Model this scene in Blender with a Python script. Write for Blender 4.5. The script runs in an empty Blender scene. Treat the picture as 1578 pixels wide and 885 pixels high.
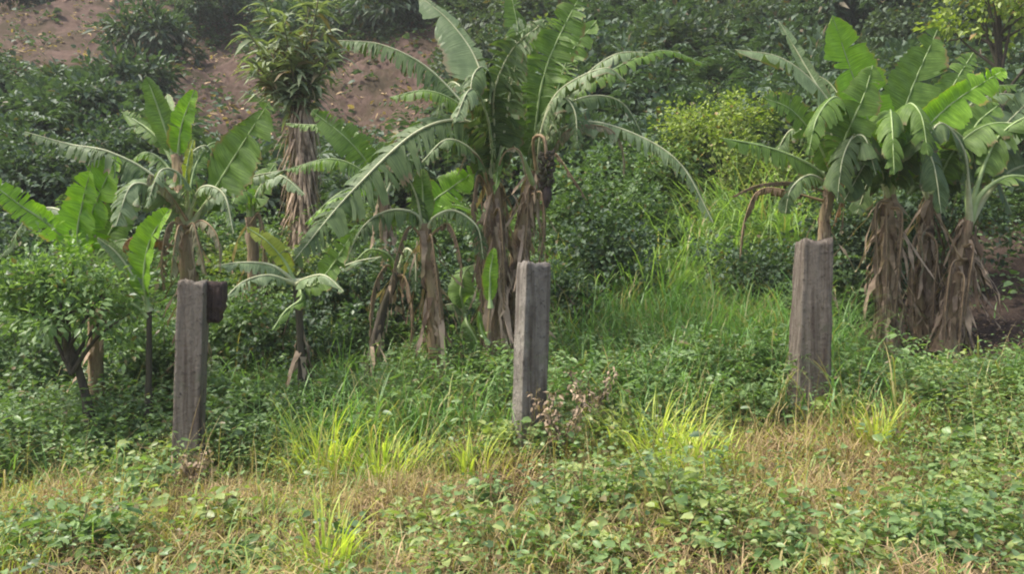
import bpy, math
import numpy as np
from mathutils import Vector

# ------------------------------------------------------------------ camera, light, exposure
SC = bpy.context.scene
COL = SC.collection
F, CX, CY = 1200.0, 789.0, 442.5          # focal length and centre of the view, in photo pixels
CAMZ = 1.6
cam_d = bpy.data.cameras.new('camera'); cam = bpy.data.objects.new('camera', cam_d); COL.objects.link(cam)
cam.location = (0, 0, CAMZ); cam.rotation_euler = (math.radians(90), 0, 0)
cam_d.sensor_width = 36; cam_d.lens = 36 * F / 1578; cam_d.clip_end = 600; cam_d.clip_start = 0.05
SC.camera = cam
W = bpy.data.worlds.new("World"); SC.world = W; W.use_nodes = True
nt = W.node_tree; bg = nt.nodes['Background']
sky = nt.nodes.new('ShaderNodeTexSky'); sky.sky_type = 'NISHITA'; sky.sun_disc = False
SUN_EL, SUN_AZ = 59, 260                   # azimuth clockwise from +Y
sky.sun_elevation = math.radians(SUN_EL); sky.sun_rotation = math.radians(SUN_AZ)
sky.air_density = 1.0; sky.dust_density = 4.0; sky.ozone_density = 1.0
nt.links.new(sky.outputs[0], bg.inputs[0]); bg.inputs[1].default_value = 0.12
sd = bpy.data.lights.new('sun', 'SUN'); sun = bpy.data.objects.new('sun', sd); COL.objects.link(sun)
sd.energy = 2.7; sd.angle = math.radians(10); sd.color = (1, 0.95, 0.86)
az, el = math.radians(SUN_AZ), math.radians(SUN_EL)
to_sun = Vector((math.sin(az) * math.cos(el), math.cos(az) * math.cos(el), math.sin(el)))
sun.rotation_euler = to_sun.to_track_quat('Z', 'Y').to_euler(); sun.location = (0, 0, 30)
SC.view_settings.view_transform = 'Standard'; SC.view_settings.look = 'None'
SC.view_settings.gamma = 1; SC.view_settings.use_curve_mapping = False
SC.view_settings.exposure = 1.15
SC.render.engine = 'CYCLES'
SC.cycles.max_bounces = 5; SC.cycles.diffuse_bounces = 3; SC.cycles.glossy_bounces = 2
SC.cycles.transmission_bounces = 3; SC.cycles.transparent_max_bounces = 4; SC.cycles.volume_bounces = 0
SC.cycles.use_denoising = True
SC.render.filter_size = 2.0
SC.cycles.filter_width = 2.0

rng = np.random.default_rng(11)
R = math.radians

# ------------------------------------------------------------------ terrain shape
_py = np.array([-20, 0, 4, 6.5, 8.5, 10, 12, 16, 22, 30, 45, 70, 110.])
_pz = np.array([-.1, 0, 0.02, .15, .5, .85, 1.5, 3.1, 6.0, 11.0, 21.5, 38, 52.])
def H(x, y):
    x = np.asarray(x, float); y = np.asarray(y, float)
    s = 0.
    for o in (-.8, -.4, 0, .4, .8):
        s = s + np.interp(y + o, _py, _pz) / 5
    n = .035 * np.sin(1.9 * x + 1.1 * y) + .03 * np.sin(3.1 * y - 2.3 * x + 1) + .02 * np.sin(5.3 * x + 4.1 * y + 2)
    far = np.clip((y - 11) / 10, 0, 1)
    n = n + far * (.5 * np.sin(.45 * x + .3 * y) + .3 * np.sin(.9 * x - .7 * y + 1) + .12 * np.sin(2.3 * x + 1.9 * y))
    side = np.clip(x, -12, 12) * .075 * np.clip((y - 3) / 4, 0, 1)
    return s + n + side
def P(px, py, D):
    return np.array([(px - CX) / F * D, D, CAMZ - (py - CY) / F * D])
def G(px, py):
    """ground point seen at a photo pixel"""
    d = np.linspace(2.5, 90, 4000)
    x = (px - CX) / F * d; z = CAMZ - (py - CY) / F * d
    k = np.argmax(H(x, d) > z)
    return float(x[k]), float(d[k])
def GD(px, D):
    x = (px - CX) / F * D
    return float(x), float(D)

# ------------------------------------------------------------------ materials
def nodes(name):
    m = bpy.data.materials.new(name); m.use_nodes = True
    t = m.node_tree; t.nodes.clear()
    out = t.nodes.new('ShaderNodeOutputMaterial')
    return m, t, out
def mixc(t, fac, a, b):
    n = t.nodes.new('ShaderNodeMix'); n.data_type = 'RGBA'
    for s, v in ((0, fac), (6, a), (7, b)):
        if isinstance(v, (int, float)): n.inputs[s].default_value = v
        elif isinstance(v, tuple): n.inputs[s].default_value = (*v, 1)
        else: t.links.new(v, n.inputs[s])
    return n.outputs[2]
def noise(t, scale, detail=3, vec=None, rough=.5, dist=0.):
    n = t.nodes.new('ShaderNodeTexNoise'); n.inputs['Scale'].default_value = scale
    n.inputs['Detail'].default_value = detail; n.inputs['Roughness'].default_value = rough
    n.inputs['Distortion'].default_value = dist
    if vec is not None: t.links.new(vec, n.inputs['Vector'])
    return n.outputs[0]
def ramp(t, v, a, b):
    n = t.nodes.new('ShaderNodeMapRange'); n.inputs[1].default_value = a; n.inputs[2].default_value = b
    t.links.new(v, n.inputs[0]); return n.outputs[0]
def attr(t, name):
    n = t.nodes.new('ShaderNodeAttribute'); n.attribute_name = name; return n
def mapping(t, src, scale):
    n = t.nodes.new('ShaderNodeMapping'); n.inputs['Scale'].default_value = scale
    t.links.new(src, n.inputs[0]); return n.outputs[0]
def coord(t, which='Object'):
    return t.nodes.new('ShaderNodeTexCoord').outputs[which]
def leafmat(name, ca, cb, rough=.5, trans=.28, dry=(.16, .10, .05), spec=.35, blade=False):
    m, t, out = nodes(name)
    tint = attr(t, 'tint').outputs['Fac']; dr = attr(t, 'dry').outputs['Fac']
    c = mixc(t, tint, ca, cb)
    n1 = noise(t, 9, 2, coord(t))
    c = mixc(t, ramp(t, n1, .35, .75), c, tuple(v * 1.35 for v in cb))
    if blade:
        uv = t.nodes.new('ShaderNodeUVMap').outputs[0]
        st = noise(t, 1, 3, mapping(t, uv, (90, 1.2, 1)))
        c = mixc(t, ramp(t, st, .3, .75), tuple(v * .72 for v in ca), c)
        sp = noise(t, 14, 4, coord(t), .7)
        dmask = t.nodes.new('ShaderNodeMath'); dmask.operation = 'MULTIPLY_ADD'
        t.links.new(sp, dmask.inputs[0]); dmask.inputs[1].default_value = .9; t.links.new(dr, dmask.inputs[2])
        dr = ramp(t, dmask.outputs[0], .74, 1.02)
        bmp = t.nodes.new('ShaderNodeBump'); bmp.inputs['Strength'].default_value = .45; bmp.inputs['Distance'].default_value = .012
        t.links.new(st, bmp.inputs['Height'])
    c = mixc(t, dr, c, dry)
    p = t.nodes.new('ShaderNodeBsdfPrincipled'); p.inputs['Roughness'].default_value = rough
    p.inputs['Specular IOR Level'].default_value = spec
    t.links.new(c, p.inputs['Base Color'])
    tr = t.nodes.new('ShaderNodeBsdfTranslucent')
    tc = t.nodes.new('ShaderNodeMix'); tc.data_type = 'RGBA'; tc.blend_type = 'MULTIPLY'; tc.inputs[0].default_value = 1
    t.links.new(c, tc.inputs[6]); tc.inputs[7].default_value = (1.5, 1.7, .6, 1)
    t.links.new(tc.outputs[2], tr.inputs[0])
    if blade:
        t.links.new(bmp.outputs[0], p.inputs['Normal'])
    mx = t.nodes.new('ShaderNodeMixShader'); mx.inputs[0].default_value = trans
    t.links.new(p.outputs[0], mx.inputs[1]); t.links.new(tr.outputs[0], mx.inputs[2])
    t.links.new(mx.outputs[0], out.inputs[0])
    return m
def fibremat(name, ca, cb, cc, sx=40, sz=3, rough=.85, bump=.6, spots=None):
    m, t, out = nodes(name)
    co = coord(t)
    st = noise(t, 1, 4, mapping(t, co, (sx, sx, sz)), .6, .3)
    big = noise(t, 5, 4, co, .6)
    c = mixc(t, ramp(t, st, .3, .7), ca, cb)
    c = mixc(t, ramp(t, big, .42, .68), c, cc)
    if spots:
        sp = noise(t, 16, 5, co, .75)
        c = mixc(t, ramp(t, sp, .58, .7), c, spots)
    p = t.nodes.new('ShaderNodeBsdfPrincipled'); p.inputs['Roughness'].default_value = rough
    p.inputs['Specular IOR Level'].default_value = .2
    t.links.new(c, p.inputs['Base Color'])
    b = t.nodes.new('ShaderNodeBump'); b.inputs['Strength'].default_value = bump; b.inputs['Distance'].default_value = .02
    t.links.new(st, b.inputs['Height']); t.links.new(b.outputs[0], p.inputs['Normal'])
    t.links.new(p.outputs[0], out.inputs[0])
    return m

M = {}
# banana blades
M['mature'] = leafmat('banana_mature', (.07, .125, .04), (.16, .225, .08), .52, .22, (.17, .13, .07), .32, True)
M['pale']   = leafmat('banana_pale',   (.15, .225, .10), (.27, .34, .17), .5, .2, (.26, .22, .13), .35, True)
M['mid']    = leafmat('banana_mid',    (.11, .20, .04), (.21, .32, .07), .5, .32, (.24, .19, .08), .32, True)
M['bright'] = leafmat('banana_bright', (.19, .37, .03), (.30, .50, .05), .42, .42, (.35, .30, .08), .4, True)
M['yellow'] = leafmat('banana_yellow', (.32, .38, .05), (.42, .45, .07), .45, .35, (.35, .22, .08), .4, True)
M['dead']   = leafmat('banana_dead',   (.16, .11, .075), (.30, .225, .15), .8, .15, (.10, .06, .035), .15, True)
M['deadpale'] = leafmat('banana_dead_pale', (.24, .22, .14), (.36, .33, .22), .8, .15, (.2, .13, .08), .15, True)
M['rib']    = leafmat('midrib_green', (.22, .32, .12), (.30, .38, .16), .45, .0)
M['ribpale'] = leafmat('midrib_pale', (.36, .38, .20), (.44, .46, .28), .45, .0)
M['ribdead'] = leafmat('midrib_dead', (.20, .13, .07), (.30, .21, .12), .7, .0)
M['stem']   = fibremat('pseudostem', (.13, .08, .05), (.38, .27, .17), (.28, .23, .12), 34, 3)
M['stemdark'] = fibremat('dark_bark', (.05, .04, .03), (.12, .10, .075), (.08, .075, .045), 30, 4)
M['sheath'] = leafmat('dry_sheath', (.10, .07, .05), (.44, .33, .235), .85, .12, (.08, .05, .03), .1)
M['twig'] = fibremat('twig', (.12, .09, .05), (.25, .2, .12), (.12, .16, .06), 30, 4)
# small foliage
M['weed']   = leafmat('weed_green', (.05, .11, .035), (.20, .29, .11), .38, .3)
M['weedlt'] = leafmat('weed_light', (.10, .165, .045), (.32, .37, .14), .4, .33)
M['weeddk'] = leafmat('weed_dark', (.03, .07, .03), (.12, .18, .08), .38, .25)
M['grass']  = leafmat('grass_green', (.05, .15, .035), (.21, .34, .11), .42, .3, (.40, .32, .14))
M['grassy'] = leafmat('grass_yellow', (.20, .30, .05), (.46, .50, .10), .45, .4, (.45, .36, .14))
M['straw']  = leafmat('dry_straw', (.13, .085, .05), (.46, .34, .20), .8, .2, (.09, .06, .04), .1)
M['cane'] = leafmat('cane_grass', (.06, .15, .035), (.29, .40, .13), .38, .33, (.40, .32, .15))
M['tuft'] = leafmat('tuft_yellow', (.20, .32, .05), (.50, .54, .12), .42, .38, (.5, .4, .18))
M['dusty'] = leafmat('dusty_leaf', (.08, .12, .055), (.27, .31, .17), .5, .2)
M['hillgreen'] = leafmat('hillside_leaf', (.028, .055, .03), (.10, .135, .075), .55, .22)
M['rust'] = leafmat('banana_rust', (.22, .11, .04), (.42, .24, .10), .8, .2, (.12, .06, .03), .15, True)
M['litter'] = leafmat('litter', (.11, .065, .04), (.33, .23, .15), .8, .1, (.06, .04, .03), .1)
M['drygrass'] = leafmat('dry_grass', (.22, .16, .07), (.46, .38, .19), .8, .3, (.14, .09, .045), .1)
M['bushdk'] = leafmat('bush_dark', (.022, .05, .028), (.085, .13, .07), .55, .22)
M['bush']   = leafmat('bush_mid', (.035, .08, .03), (.14, .21, .08), .48, .25)
M['bushol'] = leafmat('bush_olive', (.10, .15, .04), (.22, .27, .08), .5, .25)
M['bushyl'] = leafmat('bush_yellow', (.09, .16, .035), (.28, .33, .08), .45, .3, (.30, .14, .05))

# ------------------------------------------------------------------ mesh helpers
def tag(o, label=None, cat=None, group=None, kind=None):
    if label: o['label'] = label
    if cat: o['category'] = cat
    if group: o['group'] = group
    if kind: o['kind'] = kind
    return o
def empty(name, loc, label, cat, group=None):
    o = bpy.data.objects.new(name, None); COL.objects.link(o); o.location = loc
    o.empty_display_size = .1
    return tag(o, label, cat, group)
def setattr_f(me, name, vals):
    a = me.attributes.new(name, 'FLOAT', 'POINT'); a.data.foreach_set('value', np.ascontiguousarray(vals, dtype=np.float32))
def mesh(name, V, faces, mat, parent=None, tint=None, dry=None, uv=None, smooth=True, origin=None):
    """faces: list of int arrays (n,k). V in world space; re-based on the parent's location."""
    V = np.asarray(V, float).reshape(-1, 3)
    org = np.array(parent_world(parent)) if parent is not None else (np.array(origin) if origin is not None else np.zeros(3))
    me = bpy.data.meshes.new(name)
    nv = len(V)
    me.vertices.add(nv); me.vertices.foreach_set('co', (V - org).astype(np.float32).ravel())
    loops = np.concatenate([f.ravel() for f in faces]); sizes = np.concatenate([np.full(len(f), f.shape[1]) for f in faces])
    me.loops.add(len(loops)); me.loops.foreach_set('vertex_index', loops.astype(np.int32))
    me.polygons.add(len(sizes))
    me.polygons.foreach_set('loop_start', np.concatenate([[0], np.cumsum(sizes)[:-1]]).astype(np.int32))
    if smooth: me.polygons.foreach_set('use_smooth', np.ones(len(sizes), bool))
    if uv is not None:
        l = me.uv_layers.new(name='UVMap'); l.data.foreach_set('uv', np.asarray(uv)[loops].astype(np.float32).ravel())
    me.update(calc_edges=True)
    setattr_f(me, 'tint', tint if tint is not None else np.full(nv, .5))
    setattr_f(me, 'dry', dry if dry is not None else np.zeros(nv))
    me.materials.append(mat)
    o = bpy.data.objects.new(name, me); COL.objects.link(o)
    if parent is not None: o.parent = parent
    else: o.location = org
    return o
def parent_world(p):
    v = Vector((0, 0, 0))
    while p is not None:
        v = v + p.location; p = p.parent
    return v
def norm(a):
    return a / np.maximum(np.linalg.norm(a, axis=-1, keepdims=True), 1e-9)
def catmull(pts, n):
    p = np.asarray(pts, float)
    if len(p) == 2: return p[0] + (p[1] - p[0]) * np.linspace(0, 1, n)[:, None]
    q = np.vstack([2 * p[0] - p[1], p, 2 * p[-1] - p[-2]])
    m = 40; out = []
    for i in range(len(p) - 1):
        a, b, c, d = q[i:i + 4]; t = np.linspace(0, 1, m, endpoint=False)[:, None]
        out.append(.5 * (2 * b + (c - a) * t + (2 * a - 5 * b + 4 * c - d) * t ** 2 + (3 * b - a - 3 * c + d) * t ** 3))
    out.append(p[-1:]); o = np.vstack(out)
    s = np.concatenate([[0], np.cumsum(np.linalg.norm(np.diff(o, axis=0), axis=1))])
    t = np.linspace(0, s[-1], n)
    return np.stack([np.interp(t, s, o[:, k]) for k in range(3)], 1)
def tube_data(path, rad, k=7, wob=0., wrng=None):
    path = np.asarray(path, float); n = len(path)
    T = norm(np.gradient(path, axis=0))
    ref = np.array([0, 1, 0.]) if abs(T[0, 1]) < .8 else np.array([1, 0, 0.])
    A = norm(np.cross(T, ref)); B = np.cross(T, A)
    th = np.linspace(0, 2 * np.pi, k, endpoint=False)
    r = np.asarray(rad, float).reshape(-1, 1) * np.ones((n, k))
    if wob: r = r * (1 + wob * (wrng or rng).normal(size=(n, k)))
    V = path[:, None] + r[..., None] * (np.cos(th)[None, :, None] * A[:, None] + np.sin(th)[None, :, None] * B[:, None])
    i = np.arange(n - 1)[:, None] * k; j = np.arange(k)[None]; j2 = (j + 1) % k
    f = np.stack([i + j, i + j2, i + k + j2, i + k + j], -1).reshape(-1, 4)
    return V.reshape(-1, 3), f
def join(parts):
    V = []; Fs = []; o = 0
    for v, f in parts:
        V.append(v); Fs.append(f + o); o += len(v)
    return np.vstack(V), np.vstack(Fs)

# ------------------------------------------------------------------ small leaves and grass blades in batches
def leaf_batch(Pn, D, N, L, Wd, droop=.25, fold=.25, fine=True):
    """ovate leaves: base points, directions, normals, lengths, half widths"""
    D = norm(D); N = norm(N - (N * D).sum(1, keepdims=True) * D); S = np.cross(D, N)
    L = np.asarray(L).reshape(-1, 1); Wd = np.asarray(Wd).reshape(-1, 1)
    down = np.array([0, 0, -1.])
    m = Pn + D * L * .5 + down * L * droop * .12
    t = Pn + D * L * .96 + down * L * droop * .55
    if fine:
        l1 = Pn + D * L * .22 + S * Wd * .85 + N * Wd * fold; r1 = Pn + D * L * .22 - S * Wd * .85 + N * Wd * fold
        l2 = Pn + D * L * .6 + S * Wd * .8 + N * Wd * fold + down * L * droop * .2
        r2 = Pn + D * L * .6 - S * Wd * .8 + N * Wd * fold + down * L * droop * .2
        V = np.stack([Pn, m, t, l1, l2, r1, r2], 1)
        f = np.array([[0, 1, 3], [3, 1, 4], [1, 2, 4], [0, 5, 1], [5, 6, 1], [1, 6, 2]])
        k = 7
    else:
        l = Pn + D * L * .42 + S * Wd + N * Wd * fold; r = Pn + D * L * .42 - S * Wd + N * Wd * fold
        V = np.stack([Pn, t, l, r], 1)
        f = np.array([[0, 1, 2], [0, 3, 1]]); k = 4
    n = len(Pn)
    faces = (np.arange(n)[:, None, None] * k + f[None]).reshape(-1, 3)
    return V.reshape(-1, 3), faces, k
def blade_batch(Pn, azim, elev, L, Wd, bend, seg=4, twist=0.):
    n = len(Pn); L = np.asarray(L) * np.ones(n); Wd = np.asarray(Wd) * np.ones(n)
    p = Pn.copy(); e = np.asarray(elev) * np.ones(n); out = []
    hx, hy = np.cos(azim), np.sin(azim)
    S = np.stack([-hy, hx, np.zeros(n)], 1)
    prof = [1, 1, .85, .6, .05] if seg == 4 else list(np.clip(1.15 - np.linspace(0, 1, seg + 1) ** 1.5 * 1.1, .04, 1))
    for i in range(seg + 1):
        w = Wd * prof[i]
        out += [p + S * w[:, None], p - S * w[:, None]]
        d = np.stack([hx * np.cos(e), hy * np.cos(e), np.sin(e)], 1)
        p = p + d * (L / seg)[:, None]
        e = e - bend * (i + 1) / seg * 2 / (seg + 1) * 1.6
    V = np.stack(out, 1); k = 2 * (seg + 1)
    f = np.array([[2 * i, 2 * i + 1, 2 * i + 3, 2 * i + 2] for i in range(seg)])
    return V.reshape(-1, 3), (np.arange(n)[:, None, None] * k + f[None]).reshape(-1, 4), k
def lowright(x, y):
    pxl = CX + x / np.maximum(y, .5) * F
    return np.where((pxl > 1330) & (y > 7.1) & (y < 9.6), .42, 1.)
def grass_mesh(name, x, y, L, Wd, mat, parent=None, bend=1.2, elev=(60, 88), dryp=.1, seg=4, r=None, lift=0., az=None, origin=None):
    r = r or rng; n = len(x); L = L * lowright(x, y)
    base = np.stack([x, y, H(x, y) - .02 + lift], 1)
    a = r.uniform(0, 2 * np.pi, n) if az is None else az
    V, f, k = blade_batch(base, a, np.radians(r.uniform(*elev, n)), L, Wd, bend * r.uniform(.3, 1.4, n), seg)
    tint = np.repeat(np.clip(r.normal(.45, .28, n), 0, 1), k)
    dry = np.repeat((r.random(n) < dryp) * r.uniform(.5, 1, n), k)
    return mesh(name, V, [f], mat, parent, tint, dry, origin=origin)
def weed_leaves(x, y, h, r, per=9, ls=(.035, .065), spread=.6, wr=.36, droop=.4):
    """small leafy plants rooted at x,y with height h; leaves up the stem"""
    n = len(x); u = r.random((n, per)) ** .7; h = h * lowright(x, y)
    a = r.uniform(0, 2 * np.pi, (n, per))
    lean = r.normal(0, .25, (n, 2))
    zz = u * h[:, None]
    rad = spread * h[:, None] * r.random((n, per)) * (.35 + u * .6)
    px = x[:, None] + lean[:, :1] * zz + rad * np.cos(a); py = y[:, None] + lean[:, 1:] * zz + rad * np.sin(a)
    g = H(x, y)[:, None]
    Pn = np.stack([px, py, g + zz + .01], -1).reshape(-1, 3)
    el = r.uniform(-.2, .7, n * per); aa = a.ravel() + r.normal(0, .5, n * per)
    D = np.stack([np.cos(aa) * np.cos(el), np.sin(aa) * np.cos(el), np.sin(el)], 1)
    N = norm(np.stack([r.normal(0, .6, n * per), r.normal(0, .6, n * per), np.ones(n * per)], 1))
    L = r.uniform(*ls, n * per) * r.uniform(.5, 1.3, n * per) * np.repeat(r.uniform(.6, 1.35, n), per)
    V, f, k = leaf_batch(Pn, D, N, L, L * wr, droop)
    plant = np.repeat(np.clip(r.normal(.45, .22, n), 0, 1), per)
    tint = np.clip(plant + r.normal(0, .14, n * per), 0, 1)
    dry = (r.random(n * per) < .05) * .8
    return V, f, np.repeat(tint, k), np.repeat(dry, k)
def weed_mesh(name, x, y, h, mat, r, parent=None, origin=None, **kw):
    V, f, t, d = weed_leaves(x, y, h, r, **kw)
    return mesh(name, V, [f], mat, parent, t, d, origin=origin)

# ------------------------------------------------------------------ terrain sheet
RED = [  # bare red soil on the hillside: photo pixel centre, world radii
    (90, 40, 5.5, 3.2), (200, 75, 3.0, 2.2), (330, 120, 4.0, 3.6), (290, 160, 1.8, 2.0), (380, 180, 2.2, 2.6), (585, 150, 3.0, 2.8), (470, 150, 2.4, 2.4), (390, 200, 1.6, 2.2), (590, 130, 2.6, 2.6), (560, 185, 2.6, 1.8),
    (640, 95, 1.6, 2.0), (420, 235, 1.3, 1.4), (60, 65, 3.5, 1.2), (260, 95, 2.4, 2.4), (370, 165, 2.0, 2.2), (530, 150, 2.0, 2.4), (620, 150, 1.8, 2.), (560, 110, 1.8, 2.)]
REDW = [(*G(a, b), rx, ry) for a, b, rx, ry in RED]
SOIL = [(*G(1510, 520), 1.5, 1.1), (*G(1570, 500), 1.7, 1.5), (*G(1440, 545), .8, .35), (*G(1575, 440), 1.3, 1.3), (*G(1560, 380), 1.2, .9)]
def blobs(x, y, L, soft=1.):
    m = np.zeros_like(np.asarray(x, float))
    for bx, by, rx, ry in L:
        d = ((x - bx) / rx) ** 2 + ((y - by) / ry) ** 2
        m = np.maximum(m, np.clip((1.25 - d) / soft, 0, 1))
    return m
REDP = [(80, 35, 190, 62), (230, 85, 95, 45), (335, 140, 115, 72), (400, 215, 62, 45), (575, 140, 115, 72), (680, 95, 60, 60)]
def redmask(x, y, lift=0.):
    """bare red earth: patches on the slope, laid out from where the slope shows them"""
    x = np.asarray(x, float); y = np.maximum(np.asarray(y, float), 1.); h = H(x, y) + lift
    px = CX + x / y * F; py = CY - (h - CAMZ) / y * F
    wob = 14 * np.sin(x * 1.3 + y * .7) + 10 * np.sin(x * 2.9 - y * 1.9)
    m = np.zeros_like(px)
    for a, b, rx, ry in REDP:
        m = np.maximum(m, np.clip((1.25 - ((px - a + wob) / rx) ** 2 - ((py - b + wob * .5) / ry) ** 2) / .6, 0, 1))
    return m * (y > 14)
xs = np.concatenate([np.linspace(-70, -13, 24, endpoint=False), np.linspace(-13, 13, 260), np.linspace(13, 70, 25)[1:]])
ys = np.concatenate([np.linspace(-18, 3, 16, endpoint=False), np.linspace(3, 12, 150, endpoint=False), np.linspace(12, 36, 150, endpoint=False), np.linspace(36, 108, 30)])
X, Y = np.meshgrid(xs, ys)
Z = H(X, Y)
Z = Z + (rng.normal(0, 1, Z.shape) * np.where(Y < 12, .012, .05))
nx = len(xs)
i = np.arange(len(ys) - 1)[:, None] * nx + np.arange(nx - 1)[None]
fq = np.stack([i, i + 1, i + 1 + nx, i + nx], -1).reshape(-1, 4)
m, t, out = nodes('ground_soil')
co = coord(t)
n1 = noise(t, 3.5, 6, co, .65); n2 = noise(t, 30, 4, co, .7)
n3 = noise(t, .8, 5, co, .6, 1.)
c = mixc(t, ramp(t, n1, .35, .68), (.045, .034, .022), (.12, .085, .05))
c = mixc(t, ramp(t, n2, .5, .75), c, (.20, .14, .085))
red = mixc(t, ramp(t, n1, .3, .7), (.095, .062, .047), (.19, .128, .10))
red = mixc(t, ramp(t, n3, .45, .62), red, (.085, .065, .04))
red = mixc(t, ramp(t, n2, .6, .8), red, (.30, .24, .20))
bare = attr(t, 'bare').outputs['Fac']
c = mixc(t, bare, c, red)
soil = mixc(t, ramp(t, n2, .4, .7), (.055, .038, .03), (.12, .085, .065))
c = mixc(t, attr(t, 'soil').outputs['Fac'], c, soil)
p = t.nodes.new('ShaderNodeBsdfPrincipled'); p.inputs['Roughness'].default_value = .95; p.inputs['Specular IOR Level'].default_value = .1
t.links.new(c, p.inputs['Base Color'])
b = t.nodes.new('ShaderNodeBump'); b.inputs['Strength'].default_value = .8; b.inputs['Distance'].default_value = .08
t.links.new(n2, b.inputs['Height']); t.links.new(b.outputs[0], p.inputs['Normal']); t.links.new(p.outputs[0], out.inputs[0])
M['ground'] = m
V = np.stack([X, Y, Z], -1).reshape(-1, 3)
ter = mesh('hillside_ground', V, [fq], M['ground'])
tag(ter, 'rising ground of brown and reddish soil under the plants', None, None, 'structure')
setattr_f(ter.data, 'bare', redmask(V[:, 0], V[:, 1]))
setattr_f(ter.data, 'soil', blobs(V[:, 0], V[:, 1], SOIL, .5))

# ------------------------------------------------------------------ fence posts
def post(base, top, w, d, mat, label, lean_tex, flare=0., seed=0, rot=0.):
    r = np.random.default_rng(seed)
    base = np.array(base); top = np.array(top)
    root = empty('fence_post', tuple(base), label, 'fence post', 'posts standing in a row in the weeds')
    n = 60
    e_ = .07
    side = np.array([-1 + e_, -.75, -.5, -.25, 0, .25, .5, .75, 1 - e_])
    cx = np.concatenate([side, [1 - .02], np.ones(9), [1 - .02], -side, [-1 + .02], -np.ones(9), [-1 + .02]])
    sy = np.concatenate([-np.ones(9), [-1 + .02], side, [1 - .02], np.ones(9), [1 - .02], -side, [-1 + .02]])
    k = len(cx); th = np.arctan2(sy, cx)
    chip = r.normal(0, 1, k)
    notch = np.zeros((n, k)); corner = np.abs(np.abs(cx) - np.abs(sy)) < .12
    for q in range(16):
        jj = r.integers(2, n); kk2 = r.choice(np.where(corner)[0]); dj = (np.arange(n) - jj) / r.uniform(1, 2.6); dk = (np.arange(k) - kk2) / r.uniform(1.2, 2.4)
        notch += r.uniform(.04, .16) * np.exp(-dj[:, None] ** 2 - dk[None] ** 2)
    rings = []
    for j in range(n):
        u = j / (n - 1); c = base + (top - base) * u
        sc = 1 + flare * (1 - u) ** 2 + .012 * math.sin(9 * u + seed)
        if u > .985: sc *= .95
        rr = 1 + lean_tex * (r.normal(0, .35, k) + np.sin(th * 9 + 2.0 * math.sin(u * 2) + seed) + .8 * np.sin(u * 23 + th * 2 + seed) * (np.abs(np.abs(cx) - np.abs(sy)) < .2)) * .5
        xx = cx * w / 2 * sc * rr; yy = sy * d / 2 * sc * rr
        if j > 0: rr = rr - notch[min(j, n - 1)]
        zz = (np.sin(th * 3 + seed) * .014 + chip * .007) * np.clip((u - .9) * 10, 0, 1)
        rings.append(np.stack([c[0] + xx * math.cos(rot) - yy * math.sin(rot), c[1] + xx * math.sin(rot) + yy * math.cos(rot), c[2] + zz], 1))
    V = np.vstack(rings)
    i = np.arange(n - 1)[:, None] * k; j = np.arange(k)[None]; j2 = (j + 1) % k
    f = np.stack([i + j, i + j2, i + k + j2, i + k + j], -1).reshape(-1, 4)
    tc = rings[-1].mean(0); V = np.vstack([V, tc[None] + [0, 0, -.006]])
    ft = np.stack([(n - 1) * k + np.arange(k), (n - 1) * k + (np.arange(k) + 1) % k, np.full(k, len(V) - 1)], 1)
    o = mesh('shaft', V, [f, ft], mat, root, smooth=True)
    return root
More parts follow.
